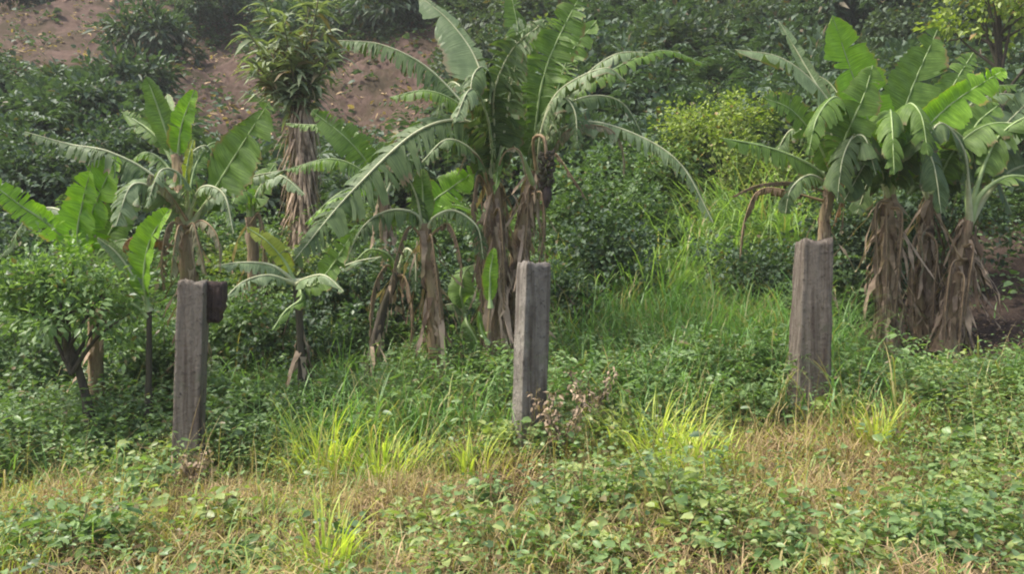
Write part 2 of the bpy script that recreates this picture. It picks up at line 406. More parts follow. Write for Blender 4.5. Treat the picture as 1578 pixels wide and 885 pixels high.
def postmat(name, ca, cb, cc, stain, moss, sx, sz):
    m, t, out = nodes(name)
    co = coord(t)
    st = noise(t, 1, 5, mapping(t, co, (sx, sx, sz)), .65, .4)
    big = noise(t, 3.2, 5, co, .65, .5); sp = noise(t, 22, 6, co, .75); run = noise(t, 1, 4, mapping(t, co, (11, 11, .9)), .6, .6)
    c = mixc(t, ramp(t, st, .32, .68), ca, cb)
    c = mixc(t, ramp(t, big, .45, .62), c, cc)
    c = mixc(t, ramp(t, run, .5, .66), c, stain)
    c = mixc(t, ramp(t, sp, .56, .68), c, tuple(v * .45 for v in ca))
    mo = noise(t, 6, 5, co, .7)
    c = mixc(t, ramp(t, mo, .58, .72), c, moss)
    p = t.nodes.new('ShaderNodeBsdfPrincipled'); p.inputs['Roughness'].default_value = .95; p.inputs['Specular IOR Level'].default_value = .12
    t.links.new(c, p.inputs['Base Color'])
    z = t.nodes.new('ShaderNodeSeparateXYZ'); t.links.new(co, z.inputs[0])
    zm = t.nodes.new('ShaderNodeMath'); zm.operation = 'MULTIPLY_ADD'; t.links.new(mo, zm.inputs[0]); zm.inputs[1].default_value = -.9; t.links.new(z.outputs[2], zm.inputs[2])
    c = mixc(t, ramp(t, zm.outputs[0], .12, -.10), c, (.10, .095, .05))
    vor = t.nodes.new('ShaderNodeTexVoronoi'); vor.feature = 'DISTANCE_TO_EDGE'; vor.inputs['Scale'].default_value = 1
    wv = t.nodes.new('ShaderNodeVectorMath'); wv.operation = 'ADD'; nc_ = t.nodes.new('ShaderNodeTexNoise'); nc_.inputs['Scale'].default_value = 7; t.links.new(co, nc_.inputs['Vector'])
    t.links.new(mapping(t, co, (9, 9, 1.7)), wv.inputs[0]); t.links.new(nc_.outputs['Color'], wv.inputs[1]); t.links.new(wv.outputs[0], vor.inputs['Vector'])
    c = mixc(t, ramp(t, vor.outputs['Distance'], .035, .0), c, (.035, .028, .022))
    lo = noise(t, 2.2, 6, mapping(t, co, (1.6, 1.6, 1)), .7, 1.2)
    c = mixc(t, ramp(t, lo, .56, .66), c, tuple(v * .5 for v in stain))
    li = noise(t, 13, 4, co, .6, .8)
    c = mixc(t, ramp(t, li, .64, .69), c, (.42, .42, .34))
    mul = t.nodes.new('ShaderNodeMath'); mul.operation = 'ADD'; t.links.new(st, mul.inputs[0]); t.links.new(sp, mul.inputs[1])
    b = t.nodes.new('ShaderNodeBump'); b.inputs['Strength'].default_value = 1; b.inputs['Distance'].default_value = .03
    t.links.new(mul.outputs[0], b.inputs['Height']); t.links.new(b.outputs[0], p.inputs['Normal']); t.links.new(p.outputs[0], out.inputs[0])
    return m
M['post_grey'] = postmat('old_grey_post', (.155, .13, .105), (.32, .28, .23), (.24, .205, .165), (.10, .075, .06), (.19, .19, .13), 24, 2)
M['post_conc'] = postmat('old_concrete_post', (.16, .14, .12), (.29, .26, .225), (.34, .31, .265), (.12, .10, .08), (.20, .21, .14), 16, 3)
M['post_wood'] = postmat('old_wood_post', (.11, .09, .07), (.31, .265, .22), (.22, .19, .155), (.11, .085, .07), (.15, .14, .10), 40, 1.6)
M['post_dark'] = postmat('dark_wood', (.06, .045, .04), (.15, .11, .095), (.11, .085, .075), (.045, .032, .028), (.11, .10, .07), 34, 2)
def zpost(px, D, bot=-.15): x, y = GD(px, D); return (x, y, float(H(x, y)) + bot)
p1 = post(zpost(288, 6.3), P(299, 434, 6.32), .205, .18, M['post_grey'], 'stained grey square post with a dark timber stub at its top', .03, .04, 1, .1)
p2 = post(zpost(812, 6.35), P(823, 406, 6.35), .225, .19, M['post_conc'], 'grey concrete post with a pale left edge beside the banana trunks', .015, .0, 2, .42)
p3 = post(zpost(1243, 7.0), P(1255, 371, 7.05), .275, .22, M['post_wood'], 'rough dark wooden post with fibrous grain and a wider foot', .05, .22, 3, .05)
# timber stub beside the first post's head
Vb = []
c = P(330, 466, 6.40); hw, hd, hh = .09, .07, .165
rr = np.random.default_rng(4)
nv, kk = 12, 20
th = np.linspace(0, 2 * np.pi, kk, endpoint=False)
for j in range(nv):
    u = j / (nv - 1); s = (1 - .1 * (u > .95)) * (.55 + .45 * min(1, u * 2.2 + .25 * math.sin(j * 2.1)))
    q = 1 + rr.normal(0, .03, kk) + .05 * np.sin(th * 6)
    Vb.append(np.stack([c[0] + np.sign(np.cos(th)) * np.abs(np.cos(th)) ** .4 * hw * s * q, c[1] + np.sign(np.sin(th)) * np.abs(np.sin(th)) ** .4 * hd * s * q, c[2] - hh + 2 * hh * u + .01 * np.sin(th * 3)], 1))
V = np.vstack(Vb + [Vb[0].mean(0)[None], Vb[-1].mean(0)[None]])
i = np.arange(nv - 1)[:, None] * kk; j = np.arange(kk)[None]; j2 = (j + 1) % kk
f = np.stack([i + j, i + j2, i + kk + j2, i + kk + j], -1).reshape(-1, 4)
ar = np.arange(kk); a2 = (ar + 1) % kk
f3 = np.vstack([np.stack([a2, ar, np.full(kk, nv * kk)], 1), np.stack([(nv - 1) * kk + ar, (nv - 1) * kk + a2, np.full(kk, nv * kk + 1)], 1)])
tag(mesh('timber_stub', V, [f, f3], M['post_dark'], p1), 'dark brown timber stub at the head of the post')

# ------------------------------------------------------------------ banana plants
def banana_leaf(pts, Wd, mat, parent, r, pet=.14, fold=.25, droop=.5, tears=14, N=(0, -.35, .9), rib='rib', ribr=.016, name='leaf', sag=.0, wl=1., wr=1., sweep=.22, gap=.3):
    n = 110
    C = catmull(pts, n); T = norm(np.gradient(C, axis=0))
    Nv = np.array(N, float); nn = norm(Nv - (T @ Nv)[:, None] * T); S = np.cross(T, nn)
    # keep the side vector continuous
    for q in range(1, n):
        if (S[q] * S[q - 1]).sum() < 0: S[q] = -S[q]; nn[q] = -nn[q]
    s_len = np.linalg.norm(np.diff(C, axis=0), axis=1).sum()
    tt = np.linspace(0, 1, n)
    def at(u, A): # u in 0..1 over the blade
        t = pet + (1 - pet) * u
        return np.stack([np.interp(t, tt, A[:, k]) for k in range(3)], -1)
    Vs, Fs, UV, TI, DR = [], [], [], [], []; off = 0
    Mv = 5
    for side, ws in ((1, wl), (-1, wr)):
        cuts = np.array([])
        if tears:
            nc = max(1, tears // 9); cen = r.random(nc); wid = r.uniform(.02, .10, nc)
            pick = r.integers(0, nc, tears)
            cuts = np.where(r.random(tears) < (.55 if tears > 10 else 0), cen[pick] + r.normal(0, 1, tears) * wid[pick], r.random(tears)); cuts = np.sort(cuts)
        cuts = np.concatenate([[0], cuts[(cuts > .03) & (cuts < .97)], [1]])
        for a, b_ in zip(cuts[:-1], cuts[1:]):
            if b_ - a < .004: continue
            m = max(2, int((b_ - a) * 70) + 1)
            u = np.linspace(a, b_, m); uc = (a + b_) / 2
            ex = r.normal(0, .42 if tears > 20 else .28) * (1 if tears > 4 else .2); ln = r.uniform(.68, 1.06) if tears > 20 else r.uniform(.82, 1.04) if tears > 4 else 1
            nar = float(np.clip(1.6 - (b_ - a) / .022, 0, 1)) if tears > 10 else 0.
            ex = ex + nar * r.uniform(.1, 1.3); ln = ln * (1 + nar * r.uniform(-.25, .15))
            sw = sweep + r.normal(0, .16 if tears > 20 else .08); bas = r.normal(.45, .2)
            v = np.linspace(0, 1, Mv + 1)
            gp = min(.92, gap * r.uniform(.15, 1.5))
            uu = u[:, None] + (uc - u[:, None]) * gp * (v[None] ** 2) * (tears > 2)
            prof = np.sin(np.pi * np.clip(u, .0, 1) ** .72) ** .5
            prof = np.where(np.isfinite(prof), prof, 0)
            w = Wd * ws * prof * ln * (1 + .05 * r.normal(size=m))
            c0 = at(u, C); S0 = norm(at(u, S)) * side; N0 = norm(at(u, nn)); T0 = norm(at(u, T))
            pos = c0.copy(); col = [pos.copy()]
            for q in range(1, Mv + 1):
                vq = (q - .5) / Mv
                ang = fold + ex * vq
                d = np.cos(ang) * S0 + np.sin(ang) * N0 + sw * T0
                d[:, 2] -= droop * (1 + ex) * vq * 1.6
                pos = pos + norm(d) * (w / Mv)[:, None]
                # strips narrow toward their ends
                shift = at(np.clip(uu[:, q], 0, 1), C) - at(np.clip(uu[:, q - 1], 0, 1), C)
                pos = pos + shift
                col.append(pos.copy())
            A = np.stack(col, 1)
            A = A + nn_wave(A, r) 
            Vs.append(A.reshape(-1, 3))
            uvx = np.repeat((u * s_len)[:, None], Mv + 1, 1); uvy = np.repeat(v[None], m, 0)
            UV.append(np.stack([uvx + side * 3.3, uvy], -1).reshape(-1, 2))
            TI.append(np.clip(bas + .25 * (v[None] - .3) + np.zeros((m, 1)), 0, 1).ravel())
            edge = np.clip((v[None] - .75) * 4, 0, 1) * r.uniform(.1, .8) + np.clip((u[:, None] - .93) * 9, 0, 1) * .4
            DR.append((edge + r.uniform(-.1, .12)).ravel())
            i = np.arange(m - 1)[:, None] * (Mv + 1) + np.arange(Mv)[None]
            Fs.append(np.stack([i, i + 1, i + 2 + Mv, i + 1 + Mv], -1).reshape(-1, 4) + off); off += m * (Mv + 1)
    lf = mesh(name, np.vstack(Vs), [np.vstack(Fs)], mat, parent, np.concatenate(TI), np.concatenate(DR), np.vstack(UV))
    rad = ribr * (1.15 - tt) ** .8 * (1 + .9 * np.clip(1 - tt / (pet + .06), 0, 1)); rad[-1] = .001
    Vr, fr = tube_data(C + nn * .002, rad, 6)
    mesh('midrib', Vr, [fr], M[rib], lf)
    return lf
def nn_wave(A, r):
    ph = r.uniform(0, 6)
    return .010 * np.sin(A[..., :1] * 30 + A[..., 2:] * 25 + ph) * np.array([.4, 1, .4])
def pseudostem(pts, r0, r1, parent, r, mat='stem', name='pseudostem', ridge=.16):
    n, k = 60, 22
    C = catmull(pts, n); T = norm(np.gradient(C, axis=0))
    A = norm(np.cross(T, np.array([0, 1, 0.]))); B = np.cross(T, A)
    th = np.linspace(0, 2 * np.pi, k, endpoint=False)
    Z = np.linspace(0, 1, n)[:, None]
    L = np.linalg.norm(np.diff(C, axis=0), axis=1).sum()
    ph = th * 2 / (2 * np.pi) + .25 * np.sin(th * 3 + r.uniform(0, 6)) + .12 * np.sin(th * 7 + r.uniform(0, 6))
    saw = (Z * L / .33 + ph[None]) % 1
    rad = (r0 + (r1 - r0) * Z ** .8) * (1 + ridge * (1 - saw) ** 2 + .05 * np.sin(th * 5 + 3 * Z) + .03 * r.normal(size=(n, k)))
    rad = rad * (1 + .35 * np.clip(.12 - Z, 0, 1) / .12)
    V = C[:, None] + rad[..., None] * (np.cos(th)[None, :, None] * A[:, None] + np.sin(th)[None, :, None] * B[:, None])
    i = np.arange(n - 1)[:, None] * k; j = np.arange(k)[None]; j2 = (j + 1) % k
    f = np.stack([i + j, i + j2, i + k + j2, i + k + j], -1).reshape(-1, 4)
    ft = ((n - 1) * k + np.arange(k))[None]
    return mesh(name, V.reshape(-1, 3), [f, ft], M[mat], parent)
def sheaths(pts, r0, parent, r, count=26, Lr=(.25, .7), out=.05, lo=.2):
    count = int(count * 1.9)
    C = catmull(pts, 50); n = count
    u = r.uniform(lo, 1, n); c = np.stack([np.interp(u, np.linspace(0, 1, 50), C[:, k]) for k in range(3)], 1)
    a = r.uniform(0, 2 * np.pi, n)
    base = c + np.stack([np.cos(a), np.sin(a), np.zeros(n)], 1) * (r0 * .95)
    L = np.minimum(r.uniform(*Lr, n), (c[:, 2] - C[0, 2]) + .05)
    V, f, k = blade_batch(base, a + r.normal(0, .3, n), np.radians(r.uniform(-95, -48, n)), L, r.uniform(.003, .034, n), r.uniform(-.2, .8, n), 6)
    V += r.normal(0, .010, V.shape)
    tint = np.repeat(r.random(n), k)
    return mesh('dry_sheath', V, [f], M['sheath'], parent, tint, np.repeat((r.random(n) < .2) * .8, k))
def banana(label, stem, r0, r1, leaves, seed, sh=26, smat='stem', cat='banana plant', shl=(.25, .7), extra=None):
    """stem: list of (px, py, D); the first point is dropped onto the ground"""
    r = np.random.default_rng(seed)
    pts = [P(*q) for q in stem]
    g = pts[0].copy(); g[2] = float(H(g[0], g[1])) - .05; pts[0] = g
    root = empty('banana_plant', tuple(g + [0, 0, .05]), label, cat, 'banana plants on the slope')
    pseudostem(pts, r0, r1, root, r, smat)
    if sh: sheaths(pts, (r0 + r1) / 2, root, r, sh, shl)
    for spec in leaves:
        mt, Wd, px = spec[:3]; kw = dict(spec[3]) if len(spec) > 3 else {}
        dead = mt in ('dead', 'deadpale', 'rust')
        if dead:
            kw = {**dict(fold=-.7, droop=2.6, tears=22, rib='ribdead', ribr=.009, gap=.75), **{k: v for k, v in kw.items() if k != 'tears'}}; Wd = Wd * .85
        elif mt in ('pale', 'mature'): kw = {**dict(rib='ribpale'), **kw}
        banana_leaf([P(*q) for q in px], Wd, M[mt], root, r, name='dead_leaf' if dead else 'leaf', **kw)
    if extra: extra(root, r, pts)
    return root
UP = dict(N=(0, -1, .25), droop=.05, fold=.18, tears=2, pet=.12)        # upright young leaf, blade turned to the path
UPT = dict(N=(0, -1, .3), droop=.25, fold=.15, tears=12, pet=.12)
ARCH = dict(N=(0, -.45, .85), droop=1.7, fold=.0, tears=52, pet=.12, gap=.62)
HANG = dict(N=(0, -.9, .5), droop=1.0, fold=-.1, tears=40, pet=.1, gap=.45)
def k_(d, **kw): return {**d, **kw}

# plant behind the first post
banana('banana plant behind the grey square post, one broad blade rising to the right', [(296, 560, 7.6), (288, 400, 7.6), (272, 240, 7.8)], .10, .05, [
    ('mid', .13, [(270, 250, 7.8), (252, 190, 7.75), (226, 118, 7.7)], UP),
    ('bright', .13, [(274, 250, 7.8), (280, 195, 7.7), (300, 138, 7.6)], UP),
    ('mid', .10, [(268, 250, 7.8), (235, 205, 7.8), (188, 172, 7.9)], UPT),
    ('mid', .10, [(270, 250, 7.8), (262, 190, 8), (258, 145, 8.2)], UP),
    ('pale', .09, [(272, 255, 7.8), (315, 225, 7.9), (330, 255, 8)], ARCH),
    ('mid', .30, [(296, 345, 7.6), (335, 285, 7.5), (372, 225, 7.4), (414, 158, 7.3)], k_(UP, tears=3, wr=.75, fold=.1)),
    ('pale', .17, [(296, 345, 7.6), (330, 300, 7.5), (380, 275, 7.5), (440, 262, 7.5)], k_(ARCH, tears=18)),
    ('pale', .24, [(292, 345, 7.6), (250, 300, 7.4), (205, 285, 7.2), (178, 350, 7.1)], k_(HANG, tears=12)),
    ('mature', .24, [(288, 345, 7.6), (240, 275, 7.5), (170, 235, 7.4), (105, 222, 7.4), (38, 203, 7.3)], ARCH),
    ('deadpale', .16, [(290, 350, 7.55), (298, 345, 7.35), (305, 372, 7.25), (318, 425, 7.2)], dict(tears=12)),
    ('deadpale', .12, [(288, 340, 7.55), (262, 300, 7.4), (232, 270, 7.3), (225, 300, 7.3)], dict(tears=12)),
    ('deadpale', .14, [(285, 350, 7.55), (275, 350, 7.3), (268, 390, 7.2), (262, 440, 7.2)], dict(tears=10)),
    ('rust', .13, [(280, 385, 7.5), (225, 365, 7.3), (195, 372, 7.3), (185, 405, 7.3)], dict(fold=-.6, droop=1.6, tears=16, gap=.5)),
    ('pale', .16, [(290, 340, 7.6), (285, 280, 7.4), (250, 262, 7.2), (225, 320, 7.1)], k_(ARCH, tears=64, droop=2)),
    ('pale', .14, [(290, 340, 7.6), (310, 290, 7.4), (345, 300, 7.3), (360, 360, 7.2)], k_(ARCH, tears=58, droop=2)),
    ('mid', .16, [(288, 340, 7.6), (300, 260, 7.8), (330, 220, 8.0), (375, 240, 8.1)], k_(ARCH, tears=24)),
    ('mid', .15, [(285, 330, 7.6), (262, 262, 7.8), (225, 235, 7.9), (190, 262, 8.)], k_(ARCH, tears=24)),
    ('deadpale', .12, [(288, 360, 7.5), (310, 340, 7.3), (335, 365, 7.2), (340, 420, 7.2)], {}),
    ('dead', .12, [(284, 350, 7.5), (262, 345, 7.35), (250, 390, 7.3), (252, 450, 7.3)], {}),
    ('yellow', .05, [(285, 300, 7.6), (290, 250, 7.5), (298, 215, 7.5)], UP)], 21, 30)
banana('young banana shoot with one upright bright leaf left of the grey square post', [(228, 575, 7.0), (230, 480, 7.0)], .035, .02, [
    ('bright', .165, [(230, 480, 7.0), (222, 430, 6.95), (232, 370, 6.9), (262, 322, 6.85)], k_(UP, N=(-.4, -1, .1), fold=.45)),
    ('pale', .07, [(232, 480, 7.0), (205, 425, 6.95), (180, 390, 6.9), (150, 366, 6.85)], UP),
    ('mid', .07, [(228, 490, 7.0), (205, 470, 6.95), (180, 475, 6.9)], ARCH)], 22, 0, 'stemdark')
banana('banana plant at the far left with yellow-green upright blades above the shrub', [(150, 590, 7.6), (146, 500, 7.6), (142, 400, 7.6)], .08, .05, [
    ('bright', .27, [(142, 410, 7.6), (140, 340, 7.5), (160, 285, 7.4), (180, 240, 7.35)], k_(UP, tears=5, wl=1.0)),
    ('bright', .20, [(142, 410, 7.6), (120, 370, 7.4), (128, 310, 7.3), (140, 262, 7.2)], k_(UP, tears=4)),
    ('bright', .15, [(140, 410, 7.6), (80, 350, 7.4), (30, 315, 7.3), (-35, 265, 7.2)], k_(UPT, tears=12)),
    ('mid', .20, [(144, 410, 7.6), (185, 330, 7.6), (215, 285, 7.6)], k_(UP, tears=4)),
    ('mature', .2, [(142, 410, 7.6), (100, 330, 7.8), (50, 330, 7.9), (0, 400, 7.9)], ARCH),
    ('mid', .18, [(142, 410, 7.6), (190, 370, 7.4), (240, 400, 7.3)], ARCH)], 23, 10)
# small plant between first post and the middle clump
banana('small banana plant with one yellow leaf right of the grey square post', [(470, 560, 7.5), (462, 500, 7.5), (455, 432, 7.5)], .045, .03, [
    ('yellow', .085, [(453, 435, 7.5), (440, 405, 7.45), (412, 372, 7.4), (380, 350, 7.4)], k_(UPT, tears=4)),
    ('pale', .13, [(455, 435, 7.5), (420, 410, 7.4), (375, 405, 7.3), (330, 410, 7.2)], k_(ARCH, tears=8)),
    ('pale', .14, [(455, 438, 7.5), (415, 425, 7.3), (375, 435, 7.2), (345, 462, 7.1)], k_(ARCH, tears=8)),
    ('mid', .14, [(458, 438, 7.5), (485, 440, 7.4), (512, 410, 7.3), (542, 362, 7.2)], k_(UPT, tears=8)),
    ('pale', .07, [(458, 435, 7.5), (500, 425, 7.4), (545, 405, 7.35), (588, 396, 7.3)], k_(ARCH, tears=6)),
    ('pale', .12, [(457, 440, 7.5), (470, 430, 7.2), (500, 425, 7.0), (530, 450, 6.9)], k_(ARCH, tears=6)),
    ('mid', .10, [(458, 438, 7.5), (465, 460, 7.3), (440, 480, 7.2), (420, 510, 7.1)], k_(ARCH, tears=6))], 24, 8, 'stemdark')
# behind, between back plant and middle clump
banana('banana plant farther up the slope behind the long drooping leaf', [(600, 480, 10.2), (596, 380, 10.2), (590, 300, 10.2)], .11, .07, [
    ('mid', .22, [(590, 305, 10.2), (565, 250, 10.1), (530, 210, 10), (480, 170, 10)], k_(UPT, tears=18)),
    ('mid', .24, [(590, 305, 10.2), (560, 265, 10), (510, 245, 9.9), (440, 262, 9.8)], k_(ARCH)),
    ('bright', .22, [(588, 305, 10.2), (555, 290, 10), (520, 300, 9.8), (470, 345, 9.7)], k_(ARCH, tears=10)),
    ('mid', .2, [(590, 305, 10.2), (570, 240, 10.4), (540, 200, 10.6), (440, 190, 10.8)], k_(ARCH)),
    ('mature', .2, [(592, 305, 10.2), (620, 250, 10.3), (640, 240, 10.4), (660, 300, 10.4)], ARCH),
    ('deadpale', .12, [(592, 300, 10.2), (610, 220, 10.3), (610, 200, 10.4), (600, 190, 10.4)], UPT)], 25, 16)
# slim trunk left of the middle clump
banana('banana plant half hidden behind the bushes, between the broad rising blade and the shaggy trunk', [(392, 470, 9.6), (390, 400, 9.6), (386, 335, 9.6)], .09, .06, [
    ('mid', .2, [(386, 340, 9.6), (370, 290, 9.5), (340, 275, 9.4), (300, 305, 9.3)], k_(ARCH, tears=24)),
    ('pale', .18, [(386, 340, 9.6), (400, 290, 9.5), (430, 270, 9.4), (470, 300, 9.3)], k_(ARCH, tears=24)),
    ('mid', .18, [(386, 340, 9.6), (395, 300, 9.8), (425, 250, 10.)], k_(UPT, tears=10)),
    ('mid', .18, [(386, 340, 9.6), (385, 300, 9.4), (365, 300, 9.1), (350, 350, 9.)], k_(ARCH, tears=24)),
    ('bright', .14, [(386, 340, 9.6), (380, 300, 9.6), (355, 250, 9.6)], k_(UPT, tears=8)),
    ('dead', .12, [(386, 345, 9.5), (400, 330, 9.4), (406, 380, 9.35), (404, 430, 9.35)], {})], 45, 12)
banana('slim banana plant with a shaggy reddish trunk left of the two joined trunks', [(680, 580, 8.1), (670, 470, 8.1), (657, 375, 8.1), (655, 345, 8.1)], .115, .06, [
    ('bright', .2, [(655, 355, 8.1), (665, 315, 8.15), (695, 290, 8.2), (735, 262, 8.25)], k_(UP, tears=5)),
    ('bright', .16, [(657, 355, 8.1), (680, 320, 8.3), (715, 320, 8.4), (745, 340, 8.4)], k_(ARCH, tears=5, droop=.3)),
    ('mature', .20, [(657, 360, 8.1), (670, 335, 8.0), (700, 325, 7.95), (735, 350, 7.9), (745, 400, 7.9)], ARCH),
    ('mature', .26, [(652, 360, 8.1), (640, 330, 8.0), (600, 325, 7.9), (560, 350, 7.8), (530, 410, 7.8)], ARCH),
    ('mature', .2, [(652, 358, 8.1), (640, 300, 8.0), (620, 270, 7.9), (580, 265, 7.8)], ARCH),
    ('mid', .12, [(655, 355, 8.1), (652, 310, 8.1), (650, 260, 8.1)], UP),
    ('dead', .10, [(650, 365, 8.05), (630, 350, 7.95), (610, 400, 7.9), (600, 470, 7.9)], {}),
    ('dead', .08, [(660, 370, 8.05), (665, 365, 7.9), (672, 420, 7.85), (680, 500, 7.85)], {}),
    ('dead', .10, [(657, 370, 8.05), (690, 345, 7.95), (708, 390, 7.9), (712, 440, 7.9)], {})], 26, 34)
banana('dark leaning banana shoot half hidden under the drooping leaf', [(560, 590, 8.3), (585, 500, 8.3), (612, 420, 8.3)], .07, .04, [
    ('mid', .12, [(612, 425, 8.3), (600, 395, 8.2), (570, 385, 8.1), (540, 410, 8.0)], ARCH),
    ('mature', .14, [(612, 425, 8.3), (625, 385, 8.2), (640, 400, 8.1), (640, 450, 8.0)], ARCH),
    ('dead', .12, [(610, 425, 8.3), (595, 410, 8.2), (575, 450, 8.1), (570, 530, 8.1)], {}),
    ('dead', .10, [(610, 425, 8.3), (625, 430, 8.2), (635, 480, 8.1), (632, 540, 8.1)], {})], 27, 14, 'stemdark')
banana('low green banana shoot between the slim trunk and the joined trunks', [(712, 575, 8.5), (714, 520, 8.5), (716, 480, 8.5)], .04, .025, [
    ('mid', .15, [(716, 485, 8.5), (710, 450, 8.4), (720, 415, 8.4), (748, 405, 8.3)], k_(ARCH, tears=2, droop=.5)),
    ('pale', .10, [(716, 485, 8.5), (700, 470, 8.4), (680, 472, 8.3)], k_(ARCH, tears=2)),
    ('mid', .14, [(716, 485, 8.5), (720, 500, 8.3), (735, 530, 8.2), (730, 570, 8.15)], k_(ARCH, tears=3))], 28, 0)
def heart(root, r, pts):
    top = P(826, 232, 8.15)
    path = catmull([P(826, 262, 8.4), P(822, 215, 8.25), P(838, 212, 8.1), P(842, 245, 8.05)], 14)
    V, f = tube_data(path, np.full(14, .018), 7)
    mesh('fruit_stalk', V, [f], M['ribdead'], root)
    parts = []
    for q in range(26):       # short dark fingers round the stalk
        a = q * 2.4; z = q / 26
        c = P(842, 232 + 56 * z, 8.05)
        d = np.array([math.cos(a), math.sin(a), -.35]); d /= np.linalg.norm(d)
        pa = np.array([c + d * .02, c + d * .07 + [0, 0, -.005], c + d * .085 + [0, 0, .05]])
        parts.append(tube_data(catmull(pa, 6), [.012, .02, .022, .022, .016, .004], 6))
    V, f = join(parts)
    mesh('banana_bunch', V, [f], M['stemdark'], root)
    pa = np.array([P(842, 285, 8.05), P(843, 300, 8.05), P(842, 322, 8.05)])
    V, f = tube_data(catmull(pa, 10), np.array([.01, .03, .045, .05, .05, .046, .04, .03, .018, .002]), 10)
    mesh('flower_bud', V, [f], M['post_dark'], root)
banana('left trunk of the two tall joined banana trunks, its long grey leaf arching down', [(762, 600, 8.3), (764, 480, 8.3), (764, 340, 8.3), (757, 270, 8.3)], .15, .07, [
    ('mature', .45, [(757, 290, 8.3), (752, 225, 8.2), (715, 186, 8.05), (640, 205, 7.9), (540, 298, 7.7), (448, 408, 7.55)], k_(HANG, tears=64, pet=.13, ribr=.02, wl=1, wr=1)),
    ('mature', .34, [(757, 290, 8.3), (745, 205, 8.35), (705, 150, 8.4), (650, 98, 8.4), (585, 68, 8.4), (520, 62, 8.4)], k_(ARCH, tears=64)),
    ('pale', .36, [(757, 290, 8.3), (752, 170, 8.45), (735, 95, 8.6), (695, 35, 8.7), (640, -12, 8.8)], k_(UPT, tears=8, wl=.3)),
    ('mature', .33, [(760, 290, 8.3), (762, 210, 8.1), (762, 140, 7.95), (790, 75, 7.8), (830, 40, 7.7)], k_(UPT, tears=58, droop=.5)),
    ('mature', .32, [(758, 290, 8.3), (768, 190, 8.1), (750, 110, 7.9), (730, 115, 7.7), (722, 170, 7.6)], k_(ARCH, tears=50)),
    ('mid', .22, [(756, 290, 8.3), (738, 215, 8.2), (712, 165, 8.1), (660, 140, 8.0), (600, 150, 8.0)], k_(ARCH, tears=50)),
    ('pale', .2, [(757, 290, 8.3), (772, 185, 8.4), (790, 100, 8.5), (800, 20, 8.6)], k_(UPT, tears=16)),
    ('mature', .22, [(754, 295, 8.3), (735, 240, 8.0), (690, 215, 7.8), (650, 250, 7.7)], k_(ARCH, tears=20)),
    ('mature', .28, [(757, 290, 8.3), (748, 200, 8.5), (715, 140, 8.7), (690, 130, 8.9), (670, 190, 9.0)], k_(ARCH, tears=50)),
    ('mid', .26, [(757, 290, 8.3), (770, 200, 8.4), (795, 150, 8.6), (800, 190, 8.8)], k_(ARCH, tears=50)),
    ('pale', .26, [(757, 290, 8.3), (755, 200, 8.0), (738, 150, 7.8), (722, 140, 7.6), (700, 190, 7.5)], k_(ARCH, tears=58)),
    ('mature', .24, [(757, 290, 8.3), (775, 215, 8.1), (790, 120, 8.0), (810, 60, 7.9), (840, 30, 7.9)], k_(UPT, tears=58, droop=.7)),
    ('deadpale', .05, [(757, 300, 8.2), (742, 250, 8.0), (722, 235, 7.9), (705, 270, 7.9)], dict(pet=.5)),
    ('deadpale', .05, [(760, 300, 8.2), (775, 240, 8.0), (800, 232, 7.9), (812, 280, 7.9)], dict(pet=.5)),
    ('dead', .13, [(755, 300, 8.25), (738, 270, 8.1), (730, 310, 8.05), (733, 370, 8.05)], {}),
    ('dead', .12, [(760, 310, 8.2), (758, 300, 8.05), (748, 350, 8.0), (745, 440, 8.0)], {}),
    ('dead', .12, [(762, 330, 8.2), (770, 325, 8.0), (775, 390, 7.98), (778, 480, 7.98)], {}),
    ('dead', .10, [(752, 350, 8.2), (735, 350, 8.1), (742, 450, 8.05), (740, 540, 8.05)], {})], 29, 60, shl=(.3, .9))
